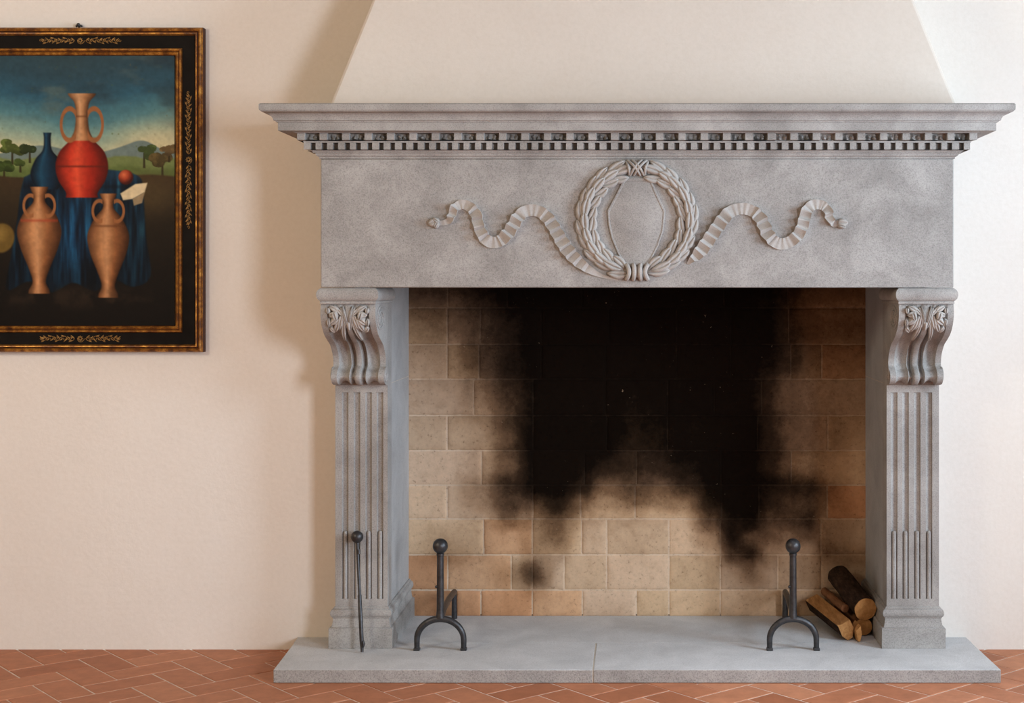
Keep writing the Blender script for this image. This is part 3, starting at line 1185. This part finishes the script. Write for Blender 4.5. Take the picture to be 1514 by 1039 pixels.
# ------------------------------------------------------------------ andirons
def andiron(cx, rx, label, lean=0.0):
    yfr, yre = -0.217, 0.335
    t = thing('andiron', (cx, yfr, HT), label, 'andiron', 'wrought iron andirons on the hearth')
    z0 = HT + 0.0005
    bm = bmesh.new()
    pts = []
    rxr, rz = 0.0935, 0.083
    zl = z0 + 0.042
    for k in range(4):
        pts.append((cx - rxr, yfr, z0 + (zl - z0) * k / 4))
    for k in range(25):
        a = PI - PI * k / 24
        pts.append((cx + rxr * math.cos(a), yfr, zl + rz * math.sin(a)))
    for k in range(1, 5):
        pts.append((cx + rxr, yfr, zl - (zl - z0) * k / 4))
    N = len(pts)
    rad = [0.0105 + 0.003 * math.sin(PI * i / (N - 1)) for i in range(N)]
    tube(bm, pts, rad, 12)
    for sx in (-1, 1):
        box(bm, cx + sx * rxr - 0.0125, cx + sx * rxr + 0.0125, yfr - 0.013, yfr + 0.013, z0, z0 + 0.010)
    obj('arched_foot', bm, M_IRON, t, bevel=0.002)
    zt = zl + rz
    z1 = PZ(817, yfr)
    bm = bmesh.new()
    lathe(bm, cx, yfr, [(0.0175, zt + 0.004), (0.0165, zt + 0.016), (0.0150, zt + 0.03), (0.0142, zt + 0.12), (0.0135, z1 - 0.012), (0.0155, z1 - 0.010), (0.0155, z1 - 0.003), (0.012, z1)], 16)
    obj('post', bm, M_IRON, t)
    bm = bmesh.new()
    zb_ = PZ(807, yfr)
    sphere(bm, (cx, yfr, zb_), 0.0305, 28, 18)
    obj('ball_finial', bm, M_IRON, t)
    bm = bmesh.new()
    sphere(bm, (cx - 0.015, yfr - 0.004, PZ(867, yfr)), 0.006, 10, 6)
    obj('rivet', bm, M_IRON, t)
    bm = bmesh.new()
    xr = rx
    tube(bm, [(cx + 0.004, yfr + 0.008, zt + 0.006), (cx + (xr - cx) * 0.3, yfr + 0.16, zt + 0.012), (cx + (xr - cx) * 0.7, yfr + 0.36, zt + 0.006), (xr, yre, zt - 0.008)],
         [0.0125, 0.0125, 0.0125, 0.0125], 10)
    obj('log_bar', bm, M_IRON, t)
    bm = bmesh.new()
    tube(bm, [(xr, yre - 0.004, zt - 0.004), (xr, yre, zt - 0.06), (xr, yre + 0.004, z0)], [0.012, 0.012, 0.013], 10)
    obj('rear_leg', bm, M_IRON, t)
    return t


andiron(PX(651, -0.217), -0.800, 'black iron ball-topped andiron beside the left pilaster, in front of bare brick')
andiron(PX(1172.5, -0.217), 0.648, 'black iron ball-topped andiron in front of the stacked firewood')

# ------------------------------------------------------------------ poker leaning on the left pilaster
pb = Vector((PX(528, -0.205), -0.205, PZ(793.5, -0.205)))
pt = Vector((PX(535.5, -0.262), -0.262, HT + 0.004))
pk = thing('fire_poker', pt, 'slender black iron poker with a ball top leaning on the left pilaster', 'fire poker')
pm = Vector((PX(531.5, -0.228), -0.228, PZ(878, -0.228)))
bm = bmesh.new()
pu = pb + (pm - pb) * 0.12
tube(bm, [pb, pu, pm, pm + (pt - pm) * 0.02, pm + (pt - pm) * 0.8, pm + (pt - pm) * 0.97, pt],
     [0.0055, 0.0062, 0.0062, 0.0082, 0.0085, 0.0062, 0.0062], 10)
obj('rod', bm, M_IRON, pk)
bm = bmesh.new()
sphere(bm, pb, 0.0245, 26, 16)
obj('ball_handle', bm, M_IRON, pk)
bm = bmesh.new()
tube(bm, [pb + (pm - pb) * 0.22 + Vector((0.004, -0.002, 0)), pb + (pm - pb) * 0.30 + Vector((0.005, -0.003, 0))], [0.0075, 0.0065], 10)
obj('collar', bm, M_IRON, pk)
bm = bmesh.new()
tube(bm, [pt + Vector((0.004, 0, 0.045)), pt + Vector((0.007, -0.004, 0.032)), pt + Vector((0.004, -0.004, 0.02))], [0.004, 0.006, 0.004], 8)
obj('hook', bm, M_IRON, pk)


# ------------------------------------------------------------------ firewood
def frame_of(a, b):
    a, b = Vector(a), Vector(b)
    t = (b - a).normalized()
    s = t.cross(Vector((0, 0, 1))).normalized()
    u = s.cross(t).normalized()
    return a, b, t, s, u


def log_round(name, a, b, r, label, sides=28, mat=None, rough=0.07, squash=1.0, roll=0.0, endmat=None, cat='log'):
    a, b, t, s, u = frame_of(a, b)
    th = thing(name, a - Vector((0, 0, r)), label, cat, 'firewood stacked in the corner')
    sd = random.uniform(0, 99)
    bm = bmesh.new()
    N = 16
    rows = []
    for i in range(N + 1):
        k = i / N
        c = a + (b - a) * k
        row = []
        for j in range(sides):
            an = 2 * PI * j / sides + roll
            rr = r * (1 + rough * mnoise.noise(Vector((math.cos(an) * 2.2, math.sin(an) * 2.2, k * 4 + sd))) + rough * 0.6 * mnoise.noise(Vector((math.cos(an) * 7, math.sin(an) * 7, k * 6 + sd))))
            row.append(bm.verts.new(c + s * (rr * math.cos(an)) + u * (rr * squash * math.sin(an))))
        rows.append(row)
    grid_faces(bm, rows, closed_u=True)
    bm.faces.new(rows[-1])
    ends = [v.co.copy() for v in rows[0]]
    obj('bark', bm, mat or M_BARK, th, angle=70)
    bm = bmesh.new()
    c = a - t * 0.003
    rr_ = []
    for (k, off) in ((0.985, 0.001), (0.97, -0.0025), (0.7, -0.003), (0.4, -0.0035), (0.12, -0.004)):
        rr_.append([bm.verts.new(a + (e - a) * k + t * off) for e in ends])
    grid_faces(bm, rr_, closed_u=True)
    bm.faces.new(rr_[-1])
    obj('cut_end', bm, endmat or M_END, th, label='pale sawn end of the log')
    return th


def log_split(name, a, b, sec, bark_edges, label, taper=0.9, mat=None, back_scale=1.0):
    """sec: cross section polygon (s, u); bark_edges: index of edges that carry bark"""
    a, b, t, s, u = frame_of(a, b)
    low = min(p[1] for p in sec)
    th = thing(name, a + u * low, label, 'log', 'firewood stacked in the corner')
    sd = random.uniform(0, 99)
    n = len(sec)
    N = 14
    wb, bb = bmesh.new(), bmesh.new()

    def ring(bmx, idx, k):
        sc = 1 + (back_scale - 1) * k
        c = a + (b - a) * k
        out = []
        for (p, q) in idx:
            w = 0.0035 * mnoise.noise(Vector((p * 60, q * 60, k * 5 + sd)))
            out.append(bmx.verts.new(c + s * (p * sc + w) + u * (q * sc - w)))
        return out
    for e in range(n):
        p0, p1 = sec[e], sec[(e + 1) % n]
        target = bb if e in bark_edges else wb
        idx = [(p0[0] + (p1[0] - p0[0]) * f, p0[1] + (p1[1] - p0[1]) * f) for f in (0, 0.25, 0.5, 0.75, 1)]
        grid_faces(target, [ring(target, idx, i / N) for i in range(N + 1)])
    for k in (0, 1):
        wb.faces.new(ring(wb, sec, k))
    for bmx in (wb, bb):
        bmesh.ops.remove_doubles(bmx, verts=bmx.verts[:], dist=0.0004)
    obj('split_wood', wb, mat or M_SPLIT, th, angle=25)
    obj('bark', bb, M_BARK, th, angle=50, label='dark bark along the underside')
    return th


def W(px, py, y):
    return Vector((PX(px, y), y, PZ(py, y)))


R1 = 0.0485
log_round('firewood_log', W(1284.5, 902, 0.0) + Vector((-0.014, 0, 0.004)), W(1240, 851, 0.325), R1,
          'thick dark-barked log lying on top of the firewood with a round sawn end')
log_round('firewood_log', Vector((PX(1277, 0.022), 0.022, HT + 0.0385)), Vector((0.895, 0.34, HT + 0.0385)), 0.0365,
          'short brown log at the bottom of the firewood, under the thick dark log', mat=M_OLD, rough=0.06)
log_round('firewood_log', W(1249, 899, 0.08), W(1219, 874, 0.355), 0.0175,
          'thin weathered stick lying between the thick dark log and the split log', mat=M_OLD, endmat=M_OLD, sides=14)
log_split('split_log', Vector((PX(1253, -0.06), -0.06, HT + 0.0405)), Vector((PX(1204, 0.345), 0.345, HT + 0.060)),
          [(-0.040, 0.020), (-0.022, -0.022), (0.002, -0.0385), (0.022, -0.028), (0.026, 0.012), (0.010, 0.045)], (0, 1, 2),
          'split log with a flat pale top face, leftmost of the firewood', back_scale=1.05)
log_split('split_stick', Vector((PX(1270, -0.085), -0.085, HT + 0.0355)), Vector((PX(1263, 0.0), 0.010, HT + 0.0365)),
          [(-0.012, 0.010), (-0.004, -0.033), (0.006, -0.034), (0.013, -0.004), (0.008, 0.030)], (1,),
          'narrow split piece of wood wedged beside the flat-topped split log', mat=M_END)

# ------------------------------------------------------------------ painting
pic = thing('framed_painting', (PX(118.5, 0), -0.002, PZ(520, 0)), 'framed oil painting in a black and gilt frame hanging left of the fireplace', 'painting')
YP0 = -0.05


def rect_loops(bm, loops, mi=0, mis=None):
    """loops of (x0, x1, z0, z1, y) joined by quads: a mitred frame"""
    rows = []
    for (x0, x1, z0, z1, y) in loops:
        rows.append([bm.verts.new(c) for c in ((x0, y, z0), (x1, y, z0), (x1, y, z1), (x0, y, z1))])
    if mis:
        for k in range(len(rows) - 1):
            grid_faces(bm, rows[k:k + 2], closed_u=True, mi=mis[k])
    else:
        grid_faces(bm, rows, closed_u=True, mi=mi)
    return rows


def prect(l, t, r, b, y):
    return (PX(l, y), PX(r, y), PZ(b, y), PZ(t, y), y)


def mould(d0, d1, prof, y0=YP0):
    """prof: list of (fraction between outer d0 and inner d1 measured in px from the outer edge, y)"""
    out = []
    for (f, y) in prof:
        d = d0 + (d1 - d0) * f
        x0, x1, z0, z1 = PX(-62 + d, y0), PX(299 - d, y0), PZ(520.5 - d * 0.93, y0), PZ(40 + d * 0.98, y0)
        out.append((x0, x1, z0, z1, y))
    return out


bm = bmesh.new()
rect_loops(bm, mould(0, 12, [(0.0, -0.002), (0.0, -0.040), (0.10, -0.047), (0.30, -0.051), (0.5, -0.047), (0.55, -0.044), (0.68, -0.049), (0.85, -0.047), (0.92, -0.041), (1.0, -0.036), (1.0, -0.01)]), mis=[1, 0, 0, 0, 1, 1, 0, 0, 0, 1])
obj('outer_moulding', bm, [M_GILT, M_BOLE], pic, angle=35)
bm = bmesh.new()
rect_loops(bm, mould(11.5, 31.5, [(0, -0.01), (0, -0.036), (1, -0.034), (1, -0.01)]))
obj('frame_panel', bm, M_LACQ, pic, angle=35)
bm = bmesh.new()
rect_loops(bm, mould(31, 42.5, [(0, -0.01), (0, -0.038), (0.1, -0.043), (0.28, -0.044), (0.4, -0.039), (0.5, -0.037), (0.62, -0.041), (0.8, -0.038), (0.9, -0.033), (1.0, -0.026), (1, -0.01)]), mis=[1, 0, 0, 0, 1, 0, 0, 0, 1, 1])
obj('inner_moulding', bm, [M_GILT, M_BOLE], pic, angle=35)


# gilt scroll ornaments on the black panel
def ornament(cx, cy, length, vertical, seed):
    rnd = random.Random(seed)
    bm = bmesh.new()
    yy = -0.0358
    mpx = (DW + yy) / F

    def P(a, c):
        px, py = (cx + c, cy + a) if vertical else (cx + a, cy + c)
        return (PX(px, yy), yy, PZ(py, yy))

    def spiral(a, c, r, turns, ph, dirn):
        pts = []
        for k in range(18):
            t = k / 17
            an = ph + dirn * t * turns * 2 * PI
            rr = r * (1 - 0.75 * t)
            pts.append(P(a + rr * math.cos(an), c + rr * math.sin(an)))
        tube(bm, pts, 0.42 * mpx, 5)

    def arc(pts_):
        tube(bm, [P(*q) for q in catmull(pts_, 14)], 0.42 * mpx, 5)
    h = length / 2

    def leaf(a0, c0, a1, c1, w_):
        p0, p1 = P(a0, c0), P(a1, c1)
        lobe(bm, lambda u, v, hh: (u, yy - hh, v), p0[0], p0[2], p1[0], p1[2], w_ * mpx, 0.002, n=7, m=5, skirt=0.001, rib=0.3)
    for k in range(8):
        an = k * PI / 4
        leaf(1.2 * math.cos(an), 1.2 * math.sin(an), 4.6 * math.cos(an), 4.6 * math.sin(an), 2.2)
    spiral(0, 0, 6.2, 1.0, 0, 1)
    a = 9.0
    side_ = 1
    while a < h - 9:
        r = rnd.uniform(4.2, 5.6)
        k1, k2 = rnd.uniform(0.7, 1.1), rnd.uniform(0.8, 1.3)
        for sg in (-1, 1):
            arc([(sg * (a - 1), 0), (sg * (a + 0.6 * r), side_ * 3.6 * k1), (sg * (a + 1.5 * r), side_ * 2.2), (sg * (a + 2.0 * r), 0)])
            spiral(sg * (a + 1.05 * r), -side_ * 1.2, 2.7, 0.8, 0.5 if sg > 0 else PI - 0.5, sg * side_)
            leaf(sg * a, 0, sg * (a + r), -side_ * 4.4 * k2, 2.4)
            leaf(sg * (a + 0.7 * r), side_ * 3, sg * (a + 1.7 * r), side_ * 5.2, 2.2)
            leaf(sg * (a + 1.2 * r), 0, sg * (a + 2.1 * r), -side_ * 3.4, 2.0)
        a += 2.05 * r
        side_ = -side_
    for sg in (-1, 1):
        leaf(sg * (a - 2), 0, sg * (h - 5), 0, 3.4)
        spiral(sg * (h - 2.6), 0, 2.2, 1.0, 0, sg)
    obj('gilt_ornament', bm, M_ORN, pic)


ornament(118.5, 59.8, 122, False, 3)
ornament(118.5, 500.3, 118, False, 5)
ornament(278.5, 236, 204, True, 8)
ornament(-41.5, 236, 204, True, 9)

# hanging hook at the top of the frame
bm = bmesh.new()
tube(bm, [(PX(119, 0), -0.004, PZ(45, 0)), (PX(119, 0), -0.014, PZ(41, 0)), (PX(119, 0), -0.020, PZ(37.5, 0))], 0.004, 8)
sphere(bm, (PX(119, 0), -0.022, PZ(38.2, 0)), 0.008, 12, 8)
for sx in (-1, 1):
    sphere(bm, (PX(119, 0) + sx * 0.010, -0.016, PZ(39.6, 0)), 0.005, 10, 6)
obj('hanging_hook', bm, M_IRON, pic)

# the picture itself: an invented still life in a landscape, drapery and clay jars
CW_, CH_ = 280, 406
gx = np.linspace(-21, 258, CW_)
gy = np.linspace(79, 483, CH_)
Xg, Yg = np.meshgrid(gx, gy)


def fbm(sc, seed, oct=4, sx=1.0, sy=1.0):
    rs = np.random.RandomState(seed)
    out = np.zeros_like(Xg)
    amp = 1.0
    tot = 0
    for o_ in range(oct):
        g = rs.rand(64, 64)
        u = (Xg + 50) / sc * sx * (2 ** o_)
        v = Yg / sc * sy * (2 ** o_)
        iu, iv = np.floor(u).astype(int), np.floor(v).astype(int)
        fu, fv = u - iu, v - iv
        fu = fu * fu * (3 - 2 * fu)
        fv = fv * fv * (3 - 2 * fv)
        q = lambda a, b: g[b % 64, a % 64]
        out += amp * ((q(iu, iv) * (1 - fu) + q(iu + 1, iv) * fu) * (1 - fv) + (q(iu, iv + 1) * (1 - fu) + q(iu + 1, iv + 1) * fu) * fv)
        tot += amp
        amp *= 0.55
    return out / tot


img = np.zeros((CH_, CW_, 3))


def lerp_stops(v, stops):
    ps = [s[0] for s in stops]
    return np.stack([np.interp(v, ps, [s[1][k] for s in stops]) for k in range(3)], -1)


def over(mask, col):
    global img
    m3 = np.clip(mask, 0, 1)[..., None]
    img = img * (1 - m3) + np.asarray(col) * m3


def sm(x, a, b):
    t = np.clip((x - a) / (b - a), 0, 1)
    return t * t * (3 - 2 * t)


def ell(cx, cy, rx, ry, soft=0.12, rot=0.0):
    c, s = math.cos(rot), math.sin(rot)
    u = ((Xg - cx) * c + (Yg - cy) * s) / rx
    v = (-(Xg - cx) * s + (Yg - cy) * c) / ry
    return 1 - sm(np.sqrt(u * u + v * v), 1 - soft, 1 + soft)


def polym(pts, soft=2.0):
    """soft mask of a polygon (signed distance)"""
    n = len(pts)
    d = np.full(Xg.shape, 1e9)
    inside = np.zeros(Xg.shape, bool)
    for i in range(n):
        x0, y0 = pts[i]
        x1, y1 = pts[(i + 1) % n]
        ex, ey = x1 - x0, y1 - y0
        t = np.clip(((Xg - x0) * ex + (Yg - y0) * ey) / (ex * ex + ey * ey), 0, 1)
        d = np.minimum(d, np.hypot(Xg - x0 - t * ex, Yg - y0 - t * ey))
        cond = ((y0 > Yg) != (y1 > Yg))
        with np.errstate(divide='ignore', invalid='ignore'):
            xc = x0 + (Yg - y0) * ex / (ey if abs(ey) > 1e-9 else 1e-9)
        inside ^= cond & (Xg < xc)
    sd_ = np.where(inside, d, -d)
    return sm(sd_, -soft, soft)


def smooth_poly(pts, n=80):
    return [tuple(p) for p in catmull(list(pts) + [pts[0]], n)][:-1]


# sky
n1 = fbm(70, 1, 5, 0.7, 1.6)
n2 = fbm(40, 2, 4, 0.6, 1.5)
side = np.clip(np.abs(Xg - 105) / 130, 0, 1)
vv = Yg + 26 * (n1 - 0.5) + 22 * side
img[:] = lerp_stops(vv, [(70, (46, 64, 68)), (120, (40, 66, 78)), (155, (44, 84, 102)), (185, (78, 120, 126)), (210, (132, 156, 140)), (238, (196, 188, 146))])
over(0.55 * sm(n2, 0.52, 0.75) * (1 - sm(Yg, 170, 215)), (86, 98, 92))
over(0.5 * sm(n1, 0.55, 0.8) * (1 - sm(Yg, 150, 200)), (34, 46, 54))
over(0.6 * sm(Xg, 150, 235) * sm(Yg, 165, 215), (198, 186, 146))
# far hills and meadow
rid = 221 + 6 * np.sin(Xg * 0.045 + 2) - 8 * np.exp(-((Xg - 212) / 22) ** 2)
over(sm(Yg, rid - 1.5, rid + 1.5) * 0.9, (92, 112, 112))
mead = 233 + 3 * np.sin(Xg * 0.06) + 4 * (fbm(20, 5) - 0.5)
over(sm(Yg, mead - 2, mead + 2), (104, 118, 70))
over(sm(Yg, mead + 8, mead + 20) * 0.8, (78, 94, 48))


def tree(cx, cy, r, col, seed):
    nn = fbm(9, seed, 4)
    m_ = np.zeros_like(Xg)
    rs = random.Random(seed)
    for k in range(7):
        m_ = np.maximum(m_, ell(cx + rs.uniform(-.7, .7) * r, cy + rs.uniform(-.45, .35) * r, r * rs.uniform(.4, .6), r * rs.uniform(.3, .45), 0.25))
    m_ = sm(m_ + (nn - 0.5) * 1.2, 0.35, 0.75)
    over(polym([(cx - 1.2, cy), (cx + 1.2, cy), (cx + 2, cy + r * 1.5), (cx - 1.6, cy + r * 1.5)], 0.8) * 0.9, (44, 38, 22))
    over(m_, col)
    over(m_ * sm(nn, 0.5, 0.75) * 0.7, tuple(c * 1.5 for c in col))
    over(m_ * sm(Yg, cy, cy + r * 0.6) * 0.5, tuple(c * 0.5 for c in col))


tree(18, 218, 17, (66, 78, 36), 11)
tree(44, 220, 14, (40, 52, 28), 12)
tree(6, 246, 14, (46, 60, 26), 13)
tree(30, 240, 10, (60, 76, 34), 18)
tree(-12, 226, 14, (58, 70, 34), 14)
tree(213, 226, 15, (58, 72, 38), 15)
tree(240, 236, 17, (70, 60, 34), 16)
tree(250, 222, 12, (92, 76, 48), 17)
# dark bank in front
bank = 260 + 2 * np.sin(Xg * 0.05)
dk = lerp_stops(Yg + 30 * (fbm(50, 21) - 0.5), [(255, (58, 44, 28)), (290, (50, 40, 26)), (340, (32, 26, 18)), (400, (20, 16, 13)), (470, (15, 12, 11))])
m_ = sm(Yg, bank - 2, bank + 2)[..., None]
img = img * (1 - m_) + dk * m_
over(ell(222, 285, 36, 26, 0.9) * 0.5, (84, 70, 42))

fold = fbm(16, 31, 3, 1.9, 0.45)
def put(mask, col, lo=0, hi=255):
    global img
    m3 = np.clip(mask, 0, 1)[..., None]
    img = img * (1 - m3) + np.clip(col, lo, hi) * m3


def turned(cx, prof, stops, seed=1, soft=1.4):
    """a pot thrown on the wheel: symmetric profile of (y, half width)"""
    ys_ = [p[0] for p in prof]
    S_ = catmull(prof, 90)
    hw = np.interp(Yg, [q[0] for q in S_], [q[1] for q in S_])
    mk_ = sm(hw - np.abs(Xg - cx), -soft, soft) * sm(Yg, ys_[0] - 1, ys_[0] + 1) * (1 - sm(Yg, ys_[-1] - 1, ys_[-1] + 1))
    t = (Xg - cx) / np.maximum(hw, 3)
    c_ = lerp_stops(t, stops) * (1.04 - 0.2 * fbm(11, seed, 3))[..., None]
    put(mk_, c_)
    return mk_


# a stone table spread with a blue cloth that hangs down in folds
blue = smooth_poly([(36, 262), (60, 252), (110, 250), (170, 252), (206, 262), (212, 290), (216, 350), (222, 408), (196, 424), (166, 412), (140, 430), (108, 418), (76, 432), (44, 416), (10, 428), (16, 380), (26, 320), (30, 286)], 120)
mb = polym(blue, 2.0)
fold = fbm(15, 31, 3, 2.0, 0.22)
bc = lerp_stops(fold, [(0.25, (5, 14, 24)), (0.5, (10, 33, 52)), (0.68, (18, 56, 82)), (0.85, (36, 88, 112))])
bc = bc * (0.6 + 0.35 * (1 - sm(Yg, 250, 330)) + 0.8 * np.exp(-(((Xg - 112) / 34) ** 2 + ((Yg - 345) / 50) ** 2)))[..., None] * 1.1
put(mb, bc)
put(mb * (1 - sm(Yg, 258, 274)) * 0.5, np.array((30, 62, 84)))
over(mb * np.exp(-((Yg - 276) / 3.0) ** 2) * 0.5, (6, 16, 26))
# blue glazed tall flask standing behind
turned(70, [(196, 6), (206, 5), (222, 7), (236, 18), (256, 25), (272, 20), (280, 15)], [(-1, (6, 18, 30)), (-0.4, (26, 70, 96)), (0.1, (14, 44, 66)), (1, (4, 12, 22))], 33)
# red glazed jar with an ochre neck
turned(121, [(206, 14), (212, 22), (226, 34), (246, 39), (266, 35), (284, 24), (292, 24)],
       [(-1, (96, 20, 12)), (-0.45, (196, 58, 36)), (-0.2, (214, 78, 50)), (0.3, (168, 40, 24)), (1, (74, 16, 10))], 41)
turned(121, [(138, 21), (142, 19), (152, 11), (172, 9), (192, 11), (204, 16), (208, 16)],
       [(-1, (110, 70, 42)), (-0.3, (204, 156, 112)), (0.2, (176, 126, 84)), (1, (72, 44, 26))], 42)
over(np.exp(-((Yg - 172) / 1.5) ** 2) * (np.abs(Xg - 121) < 9.5) * 0.6, (88, 52, 30))
over(np.exp(-((Yg - 246) / 1.6) ** 2) * (np.abs(Xg - 121) < 38) * 0.6, (72, 24, 16))
for sg in (-1, 1):
    hx_ = np.hypot((Xg - 121 - sg * 18) / 14, (Yg - 184) / 26)
    over((1 - sm(np.abs(hx_ - 0.9), 0.09, 0.2)) * (sg * (Xg - 121) > 8), (142, 90, 54))
# two tan clay amphorae in front of the cloth and an ochre melon
SK = [(-1, (84, 50, 28)), (-0.35, (184, 130, 86)), (-0.1, (194, 142, 98)), (0.4, (138, 88, 52)), (1, (56, 32, 18))]
turned(58, [(276, 14), (281, 12), (290, 9), (300, 10), (316, 24), (340, 33), (366, 28), (396, 16), (416, 10), (428, 15), (434, 16)], SK, 51)
over(np.exp(-((Yg - 326) / 2.2) ** 2) * (np.abs(Xg - 58) < 28) * 0.6, (150, 56, 36))
turned(160, [(286, 13), (291, 11), (300, 8), (309, 9), (324, 21), (348, 31), (374, 27), (402, 16), (422, 10), (434, 14), (440, 15)], SK, 52)
over(np.exp(-((Yg - 334) / 1.8) ** 2) * (np.abs(Xg - 160) < 24) * 0.55, (92, 54, 30))
for (cx_, cy_) in ((58, 304), (160, 312)):
    for sg in (-1, 1):
        hx_ = np.hypot((Xg - cx_ - sg * 13) / 11, (Yg - cy_) / 17)
        over((1 - sm(np.abs(hx_ - 0.9), 0.1, 0.24)) * (sg * (Xg - cx_) > 8), (140, 90, 54))
over(ell(2, 352, 19, 22, 0.1, 0.3), (96, 76, 34))
over(ell(-2, 346, 10, 12, 0.7, 0.3) * 0.6, (140, 114, 58))
# pale folded napkin and a pomegranate on the table's edge
over(polym([(178, 286), (200, 272), (218, 270), (214, 284), (196, 294), (182, 296)], 1.2), (204, 190, 154))
over(polym([(196, 294), (214, 284), (210, 300), (198, 304)], 1.0), (140, 124, 96))
put(ell(186, 262, 11, 11, 0.12), lerp_stops(np.hypot(Xg - 183, Yg - 258), [(0, (206, 110, 72)), (7, (150, 60, 36)), (13, (62, 20, 14))]))
over(ell(110, 440, 130, 14, 0.7) * 0.45 * sm(fbm(24, 61), 0.4, 0.7), (58, 44, 32))
img *= (0.93 + 0.14 * fbm(5, 71, 2))[..., None]
img = np.clip(img, 0, 255) / 255.0
lin = np.where(img <= 0.04045, img / 12.92, ((img + 0.055) / 1.055) ** 2.4) * 1.12
yc = -0.028
vx = (gx - 942) * (DW + yc) / F
vz = EYE - (gy - 425) * (DW + yc) / F
VX, VZ = np.meshgrid(vx, vz)
org = ORG[pic.name]
co = np.stack([VX - org.x, np.full_like(VX, yc - org.y), VZ - org.z], -1).reshape(-1, 3)
idx = np.arange(CW_ * CH_).reshape(CH_, CW_)
faces = np.stack([idx[:-1, :-1], idx[1:, :-1], idx[1:, 1:], idx[:-1, 1:]], -1).reshape(-1, 4)
me = bpy.data.meshes.new('canvas')
me.from_pydata(co.tolist(), [], faces.tolist())
at = me.color_attributes.new('paint', 'FLOAT_COLOR', 'POINT')
at.data.foreach_set('color', np.concatenate([lin.reshape(-1, 3), np.ones((CW_ * CH_, 1))], 1).astype(np.float32).ravel())
me.materials.append(M_CANVAS)
cv = bpy.data.objects.new('canvas', me)
COL.objects.link(cv)
cv.parent = pic
cv['label'] = 'dark oil painting of a blue cloth and clay jars before a landscape'

# ------------------------------------------------------------------ light
def area(name, loc, target, sx, sy, power, col, spread=PI):
    l = bpy.data.lights.new(name, 'AREA')
    l.shape = 'RECTANGLE'
    l.size = sx
    l.size_y = sy
    l.energy = power
    l.color = col
    l.spread = spread
    o = bpy.data.objects.new(name, l)
    o.location = loc
    d = Vector(target) - Vector(loc)
    o.rotation_euler = d.to_track_quat('-Z', 'Y').to_euler()
    COL.objects.link(o)
    return o


E_DOWN = (5.5, 5.6, 6.0)
E_FAR, E_NEAR, E_LAMP = (300, 320, 350), (108, 134, 158), (128, 116, 96)


def watts(rgb):
    m_ = max(rgb)
    return m_, tuple(c / m_ for c in rgb)


(y0, y1, z0, z1) = WIN[0]
p_, c_ = watts(E_FAR)
area('daylight_large_window', (XR + 0.1, (y0 + y1) / 2, (z0 + z1) / 2), (0, (y0 + y1) / 2, (z0 + z1) / 2), y1 - y0, z1 - z0, p_, c_)
(y0, y1, z0, z1) = WIN[1]
p_, c_ = watts(E_NEAR)
area('daylight_side_window', (XR + 0.1, (y0 + y1) / 2, (z0 + z1) / 2), (0, (y0 + y1) / 2, (z0 + z1) / 2), y1 - y0, z1 - z0, p_, c_)
p_, c_ = watts(E_LAMP)
lp = bpy.data.lights.new('hanging_lamp', 'POINT')
lp.energy = p_
lp.color = c_
lp.shadow_soft_size = 0.35
lo_ = bpy.data.objects.new('hanging_lamp', lp)
lo_.location = (-3.0, -3.4, 2.5)
COL.objects.link(lo_)

p_, c_ = watts(E_DOWN)
area('hearth_fill_light', (0.45, -1.45, ZC - 0.12), (0.45, -1.25, 0), 1.9, 0.35, p_, c_, spread=math.radians(46))  # added unseen light that brightens the hearth and the floor before it

w = bpy.data.worlds.new('sky')
w.use_nodes = True
w.node_tree.nodes['Background'].inputs['Color'].default_value = (0.75, 0.87, 1.0, 1)
w.node_tree.nodes['Background'].inputs['Strength'].default_value = 0.3
SC.world = w

# ------------------------------------------------------------------ camera
cam = bpy.data.cameras.new('camera')
cam.sensor_fit = 'HORIZONTAL'
cam.sensor_width = 36.0
cam.lens = F / 1514.0 * 36.0
cam.shift_x = -(942 - 757) / 1514.0
cam.shift_y = -(519.5 - 425) / 1514.0
cam.clip_start = 0.05
co_ = bpy.data.objects.new('camera', cam)
co_.location = (0, -DW, EYE)
co_.rotation_euler = (PI / 2, 0, 0)
COL.objects.link(co_)
SC.camera = co_

SC.view_settings.view_transform = 'Standard'
SC.view_settings.look = 'None'
SC.view_settings.gamma = 1.0
SC.view_settings.exposure = 0.0
SC.view_settings.use_curve_mapping = False
SC.cycles.use_denoising = True
SC.cycles.max_bounces = 8
SC.cycles.diffuse_bounces = 5
